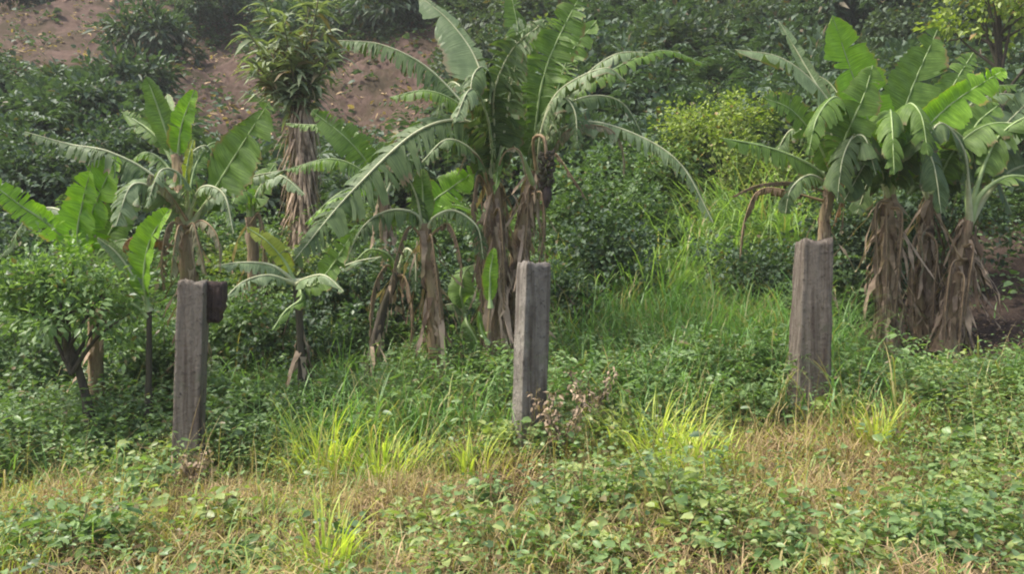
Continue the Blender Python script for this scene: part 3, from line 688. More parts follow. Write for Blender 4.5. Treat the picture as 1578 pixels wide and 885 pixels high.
banana('right trunk of the two tall joined banana trunks, with a dark fruit bunch', [(792, 600, 8.5), (795, 470, 8.5), (806, 350, 8.5), (826, 265, 8.5)], .125, .07, [
    ('mid', .34, [(826, 285, 8.5), (826, 190, 8.45), (845, 95, 8.4), (900, -20, 8.4)], k_(UPT, tears=50)),
    ('mid', .22, [(824, 285, 8.5), (812, 180, 8.5), (806, 90, 8.55), (786, -20, 8.6)], k_(UPT, tears=14)),
    ('pale', .24, [(828, 285, 8.5), (848, 200, 8.4), (890, 130, 8.3), (945, 85, 8.2), (1000, 80, 8.2)], k_(ARCH, tears=64)),
    ('pale', .22, [(828, 285, 8.5), (845, 215, 8.4), (905, 188, 8.3), (985, 210, 8.2), (1050, 255, 8.1), (1100, 345, 8.0)], k_(ARCH, tears=64)),
    ('mid', .20, [(828, 285, 8.5), (860, 170, 8.8), (940, 110, 9.0), (1020, 78, 9.2), (1090, 100, 9.3)], k_(ARCH, tears=58)),
    ('mature', .20, [(828, 285, 8.5), (842, 190, 8.7), (900, 150, 8.8), (960, 160, 8.9), (1000, 230, 9.)], k_(ARCH, tears=58)),
    ('pale', .18, [(826, 285, 8.5), (835, 200, 8.3), (862, 140, 8.2), (930, 105, 8.0), (965, 125, 8.0)], k_(ARCH, tears=58)),
    ('mature', .26, [(828, 285, 8.5), (835, 200, 8.3), (860, 150, 8.2), (885, 170, 8.1), (890, 230, 8.0)], k_(ARCH, tears=50)),
    ('mid', .26, [(826, 285, 8.5), (815, 200, 8.6), (790, 150, 8.8), (770, 160, 8.9), (760, 220, 9.)], k_(ARCH, tears=50)),
    ('mid', .24, [(828, 285, 8.5), (850, 180, 8.6), (875, 90, 8.7), (920, 30, 8.8)], k_(UPT, tears=50)),
    ('deadpale', .12, [(830, 290, 8.5), (870, 205, 8.3), (930, 195, 8.2), (958, 225, 8.2), (962, 275, 8.2)], {}),
    ('dead', .06, [(830, 290, 8.5), (850, 235, 8.3), (880, 270, 8.2), (905, 310, 8.2)], dict(pet=.3)),
    ('dead', .10, [(826, 295, 8.4), (815, 290, 8.2), (812, 350, 8.2), (805, 430, 8.2)], {}),
    ('mid', .05, [(824, 290, 8.4), (800, 235, 8.2), (775, 230, 8.1), (762, 300, 8.0)], dict(pet=.6, tears=3)),
    ('dead', .10, [(820, 300, 8.4), (835, 300, 8.25), (838, 360, 8.2), (826, 420, 8.2)], {})], 30, 55, shl=(.3, .9), extra=heart)
banana('single bright green shoot leaf standing against the joined trunks', [(750, 590, 7.9), (752, 520, 7.9), (756, 465, 7.9)], .025, .012, [
    ('bright', .085, [(756, 475, 7.9), (755, 450, 7.88), (756, 415, 7.85), (762, 382, 7.82)], k_(UP, tears=0)),
    ('mid', .04, [(752, 530, 7.9), (742, 510, 7.85), (738, 480, 7.8)], k_(UP, tears=0))], 31, 0)
# right clump
banana('banana plant directly behind the rough wooden post, orange dead leaves at its neck', [(1266, 500, 8.5), (1268, 400, 8.5), (1272, 330, 8.5), (1288, 270, 8.5)], .07, .05, [
    ('mid', .24, [(1288, 290, 8.5), (1250, 255, 8.35), (1185, 228, 8.2), (1108, 212, 8.1)], k_(ARCH, tears=20, N=(0, -.8, .6))),
    ('pale', .25, [(1288, 290, 8.5), (1305, 215, 8.45), (1265, 140, 8.4), (1205, 90, 8.4), (1132, 76, 8.4)], k_(ARCH, tears=28)),
    ('pale', .11, [(1288, 290, 8.5), (1275, 170, 8.6), (1240, 100, 8.7), (1200, 32, 8.8)], k_(UPT, tears=8)),
    ('pale', .13, [(1290, 290, 8.5), (1300, 180, 8.6), (1280, 130, 8.7), (1235, 105, 8.8)], ARCH),
    ('mature', .24, [(1288, 290, 8.5), (1300, 230, 8.3), (1330, 210, 8.2), (1350, 270, 8.1)], k_(ARCH, tears=12)),
    ('mature', .20, [(1286, 292, 8.5), (1250, 270, 8.3), (1220, 290, 8.2), (1210, 330, 8.2)], k_(ARCH, tears=12)),
    ('mature', .26, [(1288, 290, 8.5), (1260, 220, 8.6), (1220, 200, 8.7), (1190, 250, 8.8)], k_(ARCH, tears=24)),
    ('mid', .28, [(1290, 290, 8.5), (1310, 200, 8.4), (1290, 150, 8.2), (1260, 180, 8.0), (1245, 240, 7.95)], k_(ARCH, tears=20)),
    ('mid', .26, [(1290, 290, 8.5), (1300, 190, 8.7), (1330, 140, 8.9), (1380, 150, 9.1)], k_(ARCH, tears=16)),
    ('mid', .26, [(1290, 290, 8.5), (1300, 220, 8.3), (1330, 150, 8.2), (1345, 100, 8.2)], k_(UPT, tears=14)),
    ('mid', .22, [(1288, 290, 8.5), (1260, 220, 8.4), (1220, 170, 8.3), (1175, 150, 8.2)], k_(UPT, tears=22)),
    ('rust', .09, [(1288, 285, 8.45), (1295, 262, 8.3), (1298, 300, 8.25), (1284, 350, 8.25)], dict(fold=-.6, droop=2, tears=20, gap=.6)),
    ('dead', .08, [(1284, 288, 8.45), (1272, 275, 8.3), (1275, 310, 8.25), (1268, 350, 8.25)], {}),
    ('dead', .06, [(1280, 300, 8.5), (1230, 282, 8.4), (1170, 285, 8.3), (1125, 305, 8.2)], dict(pet=.3)),
    ('dead', .12, [(1270, 310, 8.5), (1180, 290, 8.6), (1150, 330, 8.6), (1140, 400, 8.6)], {})], 32, 14)
banana('banana plant with a tall bright yellow-green blade, left trunk of the right-hand clump', [(1368, 560, 8.9), (1366, 450, 8.9), (1368, 330, 8.9), (1372, 300, 8.9)], .115, .06, [
    ('bright', .36, [(1370, 310, 8.9), (1355, 240, 8.7), (1325, 150, 8.6), (1282, 22, 8.5)], k_(UPT, tears=5, droop=.12, fold=.3)),
    ('mid', .33, [(1372, 310, 8.9), (1378, 240, 8.85), (1400, 150, 8.8), (1446, 42, 8.8)], k_(UP, tears=4)),
    ('bright', .30, [(1373, 310, 8.9), (1400, 235, 8.7), (1460, 165, 8.6), (1550, 105, 8.5)], k_(UPT, tears=12, wr=.8)),
    ('mature', .36, [(1370, 310, 8.9), (1350, 225, 8.5), (1325, 200, 8.3), (1300, 240, 8.2), (1290, 310, 8.15)], k_(ARCH, tears=14)),
    ('mature', .34, [(1372, 310, 8.9), (1395, 230, 8.5), (1420, 215, 8.3), (1440, 260, 8.2), (1450, 330, 8.15)], k_(ARCH, tears=14)),
    ('mid', .3, [(1372, 310, 8.9), (1372, 220, 8.5), (1372, 170, 8.3), (1375, 200, 8.0), (1378, 270, 7.9)], k_(ARCH, tears=8)),
    ('mid', .25, [(1370, 310, 8.9), (1350, 215, 9.2), (1320, 190, 9.4), (1270, 230, 9.5)], ARCH),
    ('mature', .36, [(1370, 310, 8.9), (1400, 230, 8.9), (1440, 190, 8.9), (1490, 220, 8.9), (1510, 290, 8.9)], k_(ARCH, tears=10)),
    ('mature', .34, [(1370, 310, 8.9), (1340, 250, 9.), (1300, 230, 9.), (1260, 290, 9.)], k_(ARCH, tears=10)),
    ('mid', .32, [(1372, 310, 8.9), (1385, 200, 8.7), (1400, 160, 8.4), (1420, 180, 8.2), (1430, 240, 8.1)], k_(ARCH, tears=8)),
    ('dead', .13, [(1370, 310, 8.85), (1350, 320, 8.65), (1352, 400, 8.6), (1356, 500, 8.6)], {}),
    ('dead', .13, [(1372, 320, 8.85), (1390, 330, 8.65), (1385, 410, 8.6), (1378, 500, 8.6)], {}),
    ('dead', .12, [(1368, 330, 8.85), (1366, 330, 8.6), (1366, 430, 8.55), (1362, 540, 8.55)], {})], 33, 60, shl=(.3, .9))
banana('banana plant with the middle, palest trunk of the right-hand clump', [(1424, 565, 9.1), (1422, 450, 9.1), (1428, 360, 9.1), (1432, 300, 9.1)], .10, .05, [
    ('pale', .30, [(1432, 310, 9.1), (1470, 235, 9.0), (1530, 192, 8.9), (1620, 195, 8.8)], k_(ARCH, tears=20)),
    ('mid', .34, [(1432, 310, 9.1), (1480, 220, 8.9), (1550, 190, 8.8), (1640, 240, 8.7)], k_(ARCH, tears=20, droop=.7)),
    ('mature', .34, [(1430, 310, 9.1), (1410, 235, 8.8), (1350, 235, 8.5), (1300, 310, 8.4)], k_(ARCH, tears=16)),
    ('mid', .28, [(1432, 310, 9.1), (1450, 200, 9.2), (1490, 140, 9.3), (1570, 130, 9.4)], ARCH),
    ('pale', .22, [(1434, 310, 9.1), (1480, 180, 9.4), (1540, 145, 9.6), (1620, 160, 9.7)], ARCH),
    ('mature', .30, [(1432, 310, 9.1), (1430, 230, 9.4), (1440, 180, 9.6), (1470, 230, 9.8)], ARCH),
    ('mid', .3, [(1432, 310, 9.1), (1440, 220, 9.2), (1465, 140, 9.3), (1500, 80, 9.4)], k_(UPT, tears=14)),
    ('pale', .3, [(1432, 310, 9.1), (1480, 250, 9.2), (1540, 200, 9.3), (1610, 130, 9.4)], k_(UPT, tears=14)),
    ('mature', .3, [(1430, 310, 9.1), (1400, 240, 9.3), (1350, 190, 9.4), (1300, 165, 9.5)], k_(UPT, tears=16)),
    ('mature', .34, [(1432, 310, 9.1), (1400, 260, 9.4), (1350, 260, 9.6), (1320, 330, 9.7)], k_(ARCH, tears=10)),
    ('mature', .36, [(1432, 310, 9.1), (1470, 260, 9.3), (1520, 250, 9.5), (1560, 330, 9.6)], k_(ARCH, tears=10)),
    ('deadpale', .08, [(1430, 350, 9.0), (1420, 365, 8.8), (1424, 400, 8.75), (1415, 430, 8.75)], {}),
    ('dead', .13, [(1428, 360, 9.0), (1408, 370, 8.8), (1405, 440, 8.75), (1408, 530, 8.75)], {}),
    ('dead', .13, [(1430, 360, 9.0), (1444, 380, 8.8), (1440, 440, 8.75), (1436, 520, 8.75)], {})], 34, 50, shl=(.3, .8))
banana('leaning banana plant at the right edge, petioles spread in a Y above its trunk', [(1455, 570, 8.7), (1468, 480, 8.7), (1484, 380, 8.7), (1494, 335, 8.7)], .13, .045, [
    ('mid', .26, [(1494, 345, 8.7), (1512, 300, 8.65), (1555, 272, 8.6), (1610, 285, 8.55), (1670, 340, 8.5)], k_(ARCH, tears=6, pet=.32, droop=.4, ribr=.022)),
    ('mature', .32, [(1494, 345, 8.7), (1492, 290, 8.6), (1484, 230, 8.5), (1450, 190, 8.4), (1420, 230, 8.3)], k_(ARCH, tears=12, pet=.3, ribr=.022)),
    ('mid', .30, [(1494, 345, 8.7), (1508, 280, 8.7), (1540, 210, 8.7), (1600, 175, 8.6), (1660, 190, 8.6)], k_(ARCH, tears=12, pet=.3, ribr=.022)),
    ('mid', .28, [(1494, 345, 8.7), (1490, 280, 8.9), (1500, 200, 9.), (1540, 160, 9.1)], k_(UPT, tears=10, pet=.3, ribr=.022)),
    ('pale', .26, [(1494, 345, 8.7), (1522, 300, 8.8), (1560, 262, 8.9), (1640, 240, 9.0)], k_(UPT, pet=.4, ribr=.022)),
    ('dead', .04, [(1490, 400, 8.6), (1478, 395, 8.5), (1455, 350, 8.5), (1438, 325, 8.5)], dict(pet=.7)),
    ('dead', .12, [(1486, 380, 8.6), (1500, 380, 8.45), (1494, 430, 8.4), (1484, 500, 8.4)], {}),
    ('dead', .12, [(1480, 400, 8.6), (1466, 410, 8.45), (1458, 470, 8.4), (1455, 540, 8.4)], {}),
    ('dead', .10, [(1478, 420, 8.6), (1486, 430, 8.4), (1482, 480, 8.38), (1478, 545, 8.38)], {})], 35, 60, shl=(.3, .8))

# ------------------------------------------------------------------ shrubs and trees
def foliage_data(c, rad, r, ncl, per, ls, wr=.34, clr=.28, hollow=.35, droop=.35, fine=False, up=.3):
    """leaf clumps in an uneven crown; returns verts, faces, tint, dry, clump centres"""
    d = norm(r.normal(size=(ncl, 3))); d[:, 2] = np.where(d[:, 2] < -.5, -d[:, 2], d[:, 2])
    lump = 1 + .28 * np.sin(d[:, 0] * 4 + r.uniform(0, 6)) * np.cos(d[:, 1] * 4 + r.uniform(0, 6)) + .15 * r.normal(size=ncl)
    rr = (hollow + (1 - hollow) * r.random(ncl) ** .6) * lump
    C = c + d * rr[:, None] * np.array(rad)
    a = norm(r.normal(size=(ncl, per, 3)))
    Pn = (C[:, None] + a * r.random((ncl, per, 1)) ** .5 * clr * np.mean(rad)).reshape(-1, 3)
    D = norm(a.reshape(-1, 3) + np.repeat(d, per, 0) * .5 + np.array([0, 0, up - .3]) + r.normal(0, .3, (ncl * per, 3)))
    N = norm(np.array([0, 0, 1.]) + np.repeat(d, per, 0) * .4 + r.normal(0, .4, (ncl * per, 3)))
    L = r.uniform(*ls, ncl * per)
    V, f, k = leaf_batch(Pn, D, N, L, L * wr, droop, fine=fine)
    tint = np.clip(np.repeat(r.normal(.4, .22, ncl), per) + r.normal(0, .15, ncl * per), 0, 1)
    return V, f, np.repeat(tint, k), np.repeat((r.random(ncl * per) < .03) * .7, k), C
def shrub(name, loc, h, rad, mat, label, cat, seed, ncl=90, per=26, ls=(.05, .1), wr=.34, group=None, trunk=0., fine=False, tmat='twig', clr=.28, droop=.35, bark='trunk', lean=(0, 0), hollow=.3):
    """loc = (x, y) on the ground; crown centre at height h"""
    r = np.random.default_rng(seed)
    g = np.array([loc[0], loc[1], float(H(*loc)) - .04])
    root = empty(name, tuple(g), label, cat, group)
    cc = g + [lean[0], lean[1], h]
    V, f, t, d, C = foliage_data(cc, rad, r, ncl, per, ls, wr, clr, hollow, droop, fine)
    mesh('crown' if trunk else 'foliage', V, [f], mat, root, t, d)
    parts = []
    if trunk:
        pa = catmull([g, g + (cc - g) * .5 + [r.normal(0, .05), r.normal(0, .05), 0], cc], 14)
        parts.append(tube_data(pa, np.linspace(trunk, trunk * .35, 14), 9, .05, r))
    pick = r.choice(len(C), min(14, len(C)), replace=False)
    for q in pick:
        s0 = g + (cc - g) * (r.uniform(.55, .92) if trunk else 0)
        mid = (s0 + C[q]) / 2 + r.normal(0, .05, 3) + [0, 0, .05]
        parts.append(tube_data(catmull([s0, mid, C[q]], 8), np.linspace(max(trunk * .4, .012), .004, 8), 5))
    V, f = join(parts)
    mesh(bark if trunk else 'stem', V, [f], M[tmat], root)
    return root
def clone(o, loc, rz, s, label=None, group=None):
    c = o.copy(); COL.objects.link(c); c.location = loc; c.rotation_euler = (0, 0, rz); c.scale = (s, s, s * 1.0)
    if label: c['label'] = label
    if group: c['group'] = group
    for ch in o.children:
        d = ch.copy(); COL.objects.link(d); d.parent = c
    return c

# leafy shrub on a dark trunk at far left
shrub('small_tree', GD(146, 6.9), 1.5, (.80, .5, .56), M['weed'], 'small tree with fine feathery leaves on a thin dark trunk at the left', 'tree', 41,
      ncl=120, per=26, ls=(.05, .10), trunk=.06, tmat='stemdark', lean=(-.34, 0), wr=.24, clr=.26)
# the tall shaggy plant up the slope
def shaggy():
    r = np.random.default_rng(43)
    x, y = GD(462, 13.2); g = np.array([x, y, float(H(x, y)) - .05])
    root = empty('shaggy_tree', tuple(g), 'tall slender plant up the slope, olive tuft of leaves over a shaggy brown trunk', 'tree')
    top = P(465, 120, 13.2)
    pts = [g, (g + top) / 2 + [.04, 0, 0], top]
    C = catmull(pts, 30)
    V, f = tube_data(C, np.linspace(.17, .07, 30), 12, .08, r); mesh('trunk', V, [f], M['stem'], root)
    n = 900; u = r.uniform(.12, .86, n); c = np.stack([np.interp(u, np.linspace(0, 1, 30), C[:, k]) for k in range(3)], 1)
    a = r.uniform(0, 6.28, n); base = c + np.stack([np.cos(a), np.sin(a), 0 * a], 1) * r.uniform(.1, .2, (n, 1))
    V, f, k = blade_batch(base, a, np.radians(r.uniform(-88, -55, n)), r.uniform(.25, .75, n), r.uniform(.008, .028, n), r.uniform(.1, .6, n), 4)
    mesh('dry_leaves', V, [f], M['sheath'], root, np.repeat(r.random(n), k))
    Ps, Ds, st = [], [], []
    b0 = P(466, 215, 13.2)
    for q in range(20):
        a_ = r.uniform(0, 6.28); rad_ = r.uniform(.25, .85)
        tip = P(452, 5 + r.uniform(-15, 120), 13.2) + [math.cos(a_) * rad_, math.sin(a_) * rad_ * .8, 0]
        pa = catmull([b0, (b0 + tip) / 2 - [math.cos(a_) * .12, math.sin(a_) * .1, 0], tip], 30)
        st.append(tube_data(pa, np.linspace(.028, .01, 30), 5))
        for z in range(38):
            g_ = 8 + 21 * r.random() ** .6; p_ = np.array([np.interp(g_, range(30), pa[:, k]) for k in range(3)])
            w_ = r.uniform(0, 6.28); o_ = np.array([math.cos(w_), math.sin(w_), r.uniform(-.3, 1.1)])
            Ps.append(p_ + o_ * .03); Ds.append(o_)
    Ps = np.array(Ps); Ds = norm(np.array(Ds)); n = len(Ps)
    Nn = norm(np.stack([r.normal(0, .5, n), r.normal(-.3, .5, n), np.ones(n)], 1))
    L_ = r.uniform(.22, .58, n)
    V, f, k = leaf_batch(Ps, Ds, Nn, L_, L_ * .085, .9)
    mesh('crown', V, [f], M['dusty'], root, np.repeat(np.clip(r.normal(.5, .35, n), 0, 1), k), np.repeat((r.random(n) < .15) * .8, k))
    V, f = join(st); mesh('branches', V, [f], M['twig'], root)
shaggy()
# tree at the top right
shrub('leafy_tree', GD(1540, 13.5), 3.55, (1.1, .9, .85), M['bushyl'], 'tree with sparse yellow-green leaves behind the right-hand banana clump', 'tree', 44,
      ncl=80, per=16, ls=(.09, .17), trunk=.09, tmat='stemdark', clr=.2, wr=.3)
# explicit bushes: (px, D, height, rad, material, label, leaf size)
GR = 'bushes on the lower slope'
bl = [
 (60, 15.5, 1.0, (2.0, 1.3, 1.15), 'bushdk', 'large dark bush at the far left above the yellow-green banana blades', (.09, .17), 190),
 (205, 16.5, .9, (1.5, 1.1, 1.0), 'bushdk', 'dark bush just left of the upright banana leaves', (.09, .16), 120),
 (-60, 12.5, .8, (1.6, 1.0, 1.2), 'bushdk', 'dark bush cut by the left edge of the view', (.08, .14), 120),
 (120, 11.0, .5, (1.2, .8, .8), 'bush', 'bush with grey-green leaves behind the drooping banana leaf at left', (.07, .12), 120),
 (905, 12.2, .9, (1.0, .8, .95), 'bush', 'dense bush just right of the dark fruit bunch', (.07, .13), 140),
 (1000, 13.8, .9, (1.3, .9, 1.0), 'bush', 'bush high behind the right-arching banana leaves', (.08, .14), 130),
 (930, 10.2, .7, (.8, .6, .85), 'bushdk', 'dark leafy bush right of the concrete post', (.06, .11), 130),
 (1090, 11.4, .3, (.6, .4, .45), 'bush', 'low bush behind the tall green grass', (.06, .1), 100),
 (868, 9.4, .5, (.45, .35, .75), 'bushdk', 'narrow dark bush behind the head of the concrete post', (.05, .09), 70),
 (1100, 14.0, 1.5, (1.3, .8, 1.1), 'bushyl', 'yellow-green bush with rusty tips left of the right-hand banana clump', (.06, .11), 170),
 (1180, 13.2, .8, (1.0, .7, .9), 'bushol', 'olive bush left of the tall bright banana blade', (.06, .11), 140),
 (1175, 10.0, .5, (.8, .5, .75), 'bushdk', 'shaded bush left of the rough wooden post', (.05, .1), 100),
 (1310, 10.4, .7, (1.0, .6, 1.0), 'bushdk', 'shaded bush right of the rough wooden post', (.06, .1), 120),
 (1440, 10.9, .8, (1.1, .6, 1.1), 'bushdk', 'shaded bush behind the right-hand banana trunks', (.06, .11), 120),
 (1570, 14.0, .8, (1.3, .8, 1.3), 'bushdk', 'shaded bush at the right edge above the bare soil', (.06, .11), 120),
 (1760, 11.6, .6, (1.1, .8, 1.1), 'bushdk', 'dark bush outside the clump past the bare soil', (.06, .11), 100),
 (360, 9.0, .5, (.8, .5, .75), 'bush', 'leafy bush behind the small banana plant with the yellow leaf', (.05, .1), 120),
 (420, 11.5, .5, (1.1, .7, .7), 'bushol', 'olive bush at the foot of the shaggy trunk', (.06, .1), 130),
 (520, 9.6, .6, (.9, .55, .9), 'bushdk', 'dark bush under the long drooping leaf', (.05, .1), 120),
 (640, 9.4, .65, (.8, .45, .9), 'bushdk', 'dark bush behind the slim reddish trunk', (.05, .1), 110),
 (330, 12.5, .6, (1.1, .7, .8), 'bush', 'bush behind the broad banana blade left of the shaggy trunk', (.06, .11), 120),
 (230, 9.2, .3, (.7, .5, .6), 'bush', 'leafy bush behind the grey square post at left', (.05, .09), 110),
 (30, 8.8, .5, (1.0, .5, .75), 'bush', 'green bush low at the far left behind the small tree', (.05, .09), 120),
 (540, 13.5, .4, (.9, .6, .6), 'bushol', 'olive bush below the red soil patch', (.06, .11), 90),
 (395, 7.4, .25, (.4, .3, .38), 'bush', 'leafy bush beside the timber stub of the grey square post', (.04, .08), 110),
 (470, 7.2, .2, (.4, .25, .35), 'bush', 'bush of small leaves right in front of the small banana with the yellow leaf', (.035, .07), 90),
 (505, 7.7, .25, (.4, .3, .38), 'bush', 'leafy bush at the foot of the small banana with the yellow leaf', (.04, .08), 110),
 (235, 7.9, .5, (.45, .3, .6), 'bush', 'leafy bush between the small tree and the grey square post', (.04, .08), 100),
 (560, 8.9, .3, (.55, .35, .55), 'weeddk', 'dark weedy bush around the leaning dark shoot', (.04, .09), 100),
 (450, 8.6, .4, (.6, .35, .65), 'bushdk', 'dark bush just behind the small banana with the yellow leaf', (.04, .09), 110),
 (985, 11.6, .7, (.8, .5, .9), 'bush', 'tall loose bush in the gap between the middle and right-hand bananas', (.06, .11), 110),
 (700, 12.5, .5, (.9, .6, .8), 'bush', 'bush behind the neck of the joined trunks', (.06, .11), 100),
]
for q, (px, D, h, rad, mt, lab, ls, ncl) in enumerate(bl):
    shrub('bush', GD(px, D), h, rad, M[mt], lab, 'bush', 60 + q, ncl=ncl, per=26, ls=ls, group=GR, clr=.24)

# hillside bushes: six templates, copied
tmpl = []
tl = ['dark blue-green bush on the hillside above the banana plants', 'low olive-green bush on the hillside above the banana plants', 'mid green bush on the hillside above the banana plants']
for q, (mt, ls, kind, wr) in enumerate([('bushdk', (.14, .26), 0, .3), ('bushdk', (.10, .2), 0, .4), ('hillgreen', (.14, .26), 2, .3), ('bushol', (.12, .22), 1, .3), ('bushdk', (.2, .4), 0, .16), ('hillgreen', (.1, .18), 2, .4)]):
    o = shrub('hillside_bush', (0., 60. + 4 * q), .75, (1.15, 1.15, .8), M[mt], tl[kind], 'bush', 90 + q, ncl=70, per=24, ls=ls, wr=wr, group=['dark bushes on the hillside', 'olive bushes on the hillside', 'mid green bushes on the hillside'][kind], clr=.26)
    tmpl.append([o, False])
r = np.random.default_rng(5)
cnt = 0
row = 15.5
while row < 40:
    step = 1.25 + (row - 15) * .045
    xr = row * .84 + 3
    x = -xr + r.uniform(0, step)
    while x < xr:
        xx, yy = x + r.normal(0, .3), row + r.normal(0, .35)
        x += step * r.uniform(.8, 1.25)
        bz = max(float(redmask(xx, yy, dz)) for dz in (0, .6, 1.2, 1.7))
        if bz > .25 and r.random() > .035: continue
        if row < 18 and r.random() < .35: continue
        k = r.choice([0, 1, 2, 3, 4, 5], p=[.27, .22, .14, .08, .17, .12])
        s = r.uniform(.65, 1.25) * (1 + (row - 15) * .012)
        src = tmpl[k]
        loc = (xx, yy, float(H(xx, yy)) - .08)
        if not src[1]:
            src[0].location = loc; src[0].scale = (s, s, s); src[1] = True
        else:
            clone(src[0], loc, r.uniform(0, 6.28), s)
        cnt += 1
    row += step * .95
print('hillside bushes', cnt)
for o, used in tmpl:
    if not used:
        for ch in list(o.children): bpy.data.objects.remove(ch)
        bpy.data.objects.remove(o)

# ------------------------------------------------------------------ ground cover
r = np.random.default_rng(7)
def scatter(n, y0, y1, r, margin=1.22):
    n = int(n * 1.24)
    y = y0 + (y1 - y0) * r.random(n) ** .9
    x = (r.random(n) * 2 - 1) * (y * .6575 * margin + .9)
    return x, y
_nf = np.random.default_rng(99)
_K = _nf.normal(size=(6, 14, 2)); _PH = _nf.uniform(0, 6.28, (6, 14))
def nfield(x, y, scale, k=0):
    v = 0.
    for q in range(14): v = v + np.sin((_K[k, q, 0] * x + _K[k, q, 1] * y) / scale + _PH[k, q])
    return np.clip(.5 + v / 7.5, 0, 1)
def zone(L): return [(*G(a, b), rx, ry) for a, b, rx, ry in L]
DRY = zone([(170, 800, .75, .5), (330, 790, .5, .5), (600, 800, .7, .45), (700, 760, .6, .35), (700, 850, .6, .3), (1190, 700, .75, .5), (1290, 680, .9, .55), (1250, 780, .7, .35), (1370, 740, .4, .5), (420, 860, .6, .2), (640, 720, .9, .3), (950, 860, .4, .2), (60, 780, .4, .2)])
LUSH = zone([(1480, 700, .8, .9), (1500, 850, .6, .4), (1400, 620, .7, .5), (900, 800, .5, .4), (1040, 780, .5, .4), (80, 640, 1.2, .6), (180, 740, .4, .3), (60, 850, .4, .3), (420, 610, .8, .5), (1040, 830, .4, .3), (620, 640, .8, .4)])
GRS = zone([(1000, 530, 1.6, 1.1), (1120, 480, 1.0, .8), (1320, 560, .7, .5), (450, 620, .8, .6), (960, 620, .8, .5), (640, 690, 1.2, .3), (1180, 560, 1., .8)])
# scraps of dry straw and dead stalks lying on the soil
x, y = scatter(90000, 3.0, 9.0, r); kd = blobs(x, y, DRY, 1.); nz = nfield(x, y, .45, 0)
front = np.clip((6.6 - y) / 1.2, 0, 1)
front = front * 1.4; nz3 = nfield(x, y, .16, 2); keep = r.random(len(x)) < np.clip(nz3 * 3 - .9, .05, 1) * np.clip((.12 + .8 * kd + .75 * front * np.clip(nz * 2 - .5, 0, 1)), 0, 1) * .9; x, y = x[keep], y[keep]; n = len(x)
o = grass_mesh('dry_straw', x, y, r.uniform(.06, .32, n), r.uniform(.0016, .0045, n), M['straw'], None, .9, (0, 50), .2, 4, r, lift=r.uniform(.01, .14, n))
tag(o, 'tangled dry straw and dead stalks over the soil in front', None, None, 'stuff')
x, y = scatter(34000, 3.0, 8.4, r); kd = blobs(x, y, DRY, 1.); keep = r.random(len(x)) < .10 + .22 * (y < 6) + .6 * kd; x, y = x[keep], y[keep]; n = len(x)
o = grass_mesh('dry_grass', x, y, r.uniform(.15, .42, n), r.uniform(.0014, .0034, n), M['drygrass'], None, 1.3, (45, 88), .2, 5, r)
tag(o, 'thin standing dry grass, tan and yellowing', None, None, 'stuff')
# dead leaf litter
x, y = scatter(34000, 3.0, 9.5, r); kd = blobs(x, y, DRY, 1.); keep = r.random(len(x)) < .4 + .6 * kd; x, y = x[keep], y[keep]; n = len(x)
a = r.uniform(0, 6.28, n)
V, f, k = leaf_batch(np.stack([x, y, H(x, y) + r.uniform(0, .08, n)], 1), np.stack([np.cos(a), np.sin(a), r.normal(0, .3, n)], 1), norm(np.stack([r.normal(0, .5, n), r.normal(0, .5, n), np.ones(n)], 1)), r.uniform(.03, .09, n), r.uniform(.006, .018, n), .2)
tag(mesh('leaf_litter', V, [f], M['litter'], None, np.repeat(r.random(n), k), np.repeat((r.random(n) < .3) * .8, k)), 'brown dead leaves scattered under the weeds', None, None, 'stuff')
# low weeds, by colour and size
for nm, mt, N_, sc_, ki, hh, ls_, wr_, lab in (
        ('weeds', 'weed', 9000, .26, 1, (.08, .45), (.026, .07), .28, 'low mid green leafy weeds covering the ground'),
        ('pale_weeds', 'weedlt', 7000, .22, 2, (.07, .45), (.02, .07), .30, 'pale green leafy weeds mixed through the ground cover'),
        ('broad_weeds', 'weed', 900, .6, 3, (.12, .4), (.045, .08), .40, 'broad-leaved pale weeds here and there in front'),
        ('dark_weeds', 'weeddk', 7500, .3, 4, (.1, .5), (.03, .07), .34, 'dark green weeds low between the lighter ones'),
        ('narrow_weeds', 'weed', 6500, .22, 5, (.2, .65), (.03, .07), .17, 'narrow-leaved weeds standing a little above the others')):
    x, y = scatter(N_, 3.0, 10.6, r)
    ku = blobs(x, y, LUSH, 1.); kd = blobs(x, y, DRY, 1.); ks = blobs(x, y, SOIL, .6); nz = nfield(x, y, sc_, ki)
    pr = np.clip(nz * 3.6 - 1.65, 0, 1) * .8 + .35 * ku - .85 * kd
    pr = pr * np.where(y < 6.0, .30 + .48 * ku, 1)
    kg = blobs(x, y, GRS, 1.)
    if mt == 'weedlt': pr = pr * np.where(y > 7.2, .3, 1)
    if mt == 'weeddk': pr = np.where(y > 6.6, pr * 1.2 + .25, pr * .45)
    pr = pr * (1 - .97 * ks) * np.where(y > 6.3, 1 - .93 * kg, 1)
    keep = r.random(len(x)) < pr; x, y = x[keep], y[keep]; n = len(x)
    o = weed_mesh(nm, x, y, r.uniform(*hh, n) * r.uniform(.6, 1.1, n), M[mt], r, per=17, ls=ls_, wr=wr_)
    tag(o, lab, None, None, 'stuff')
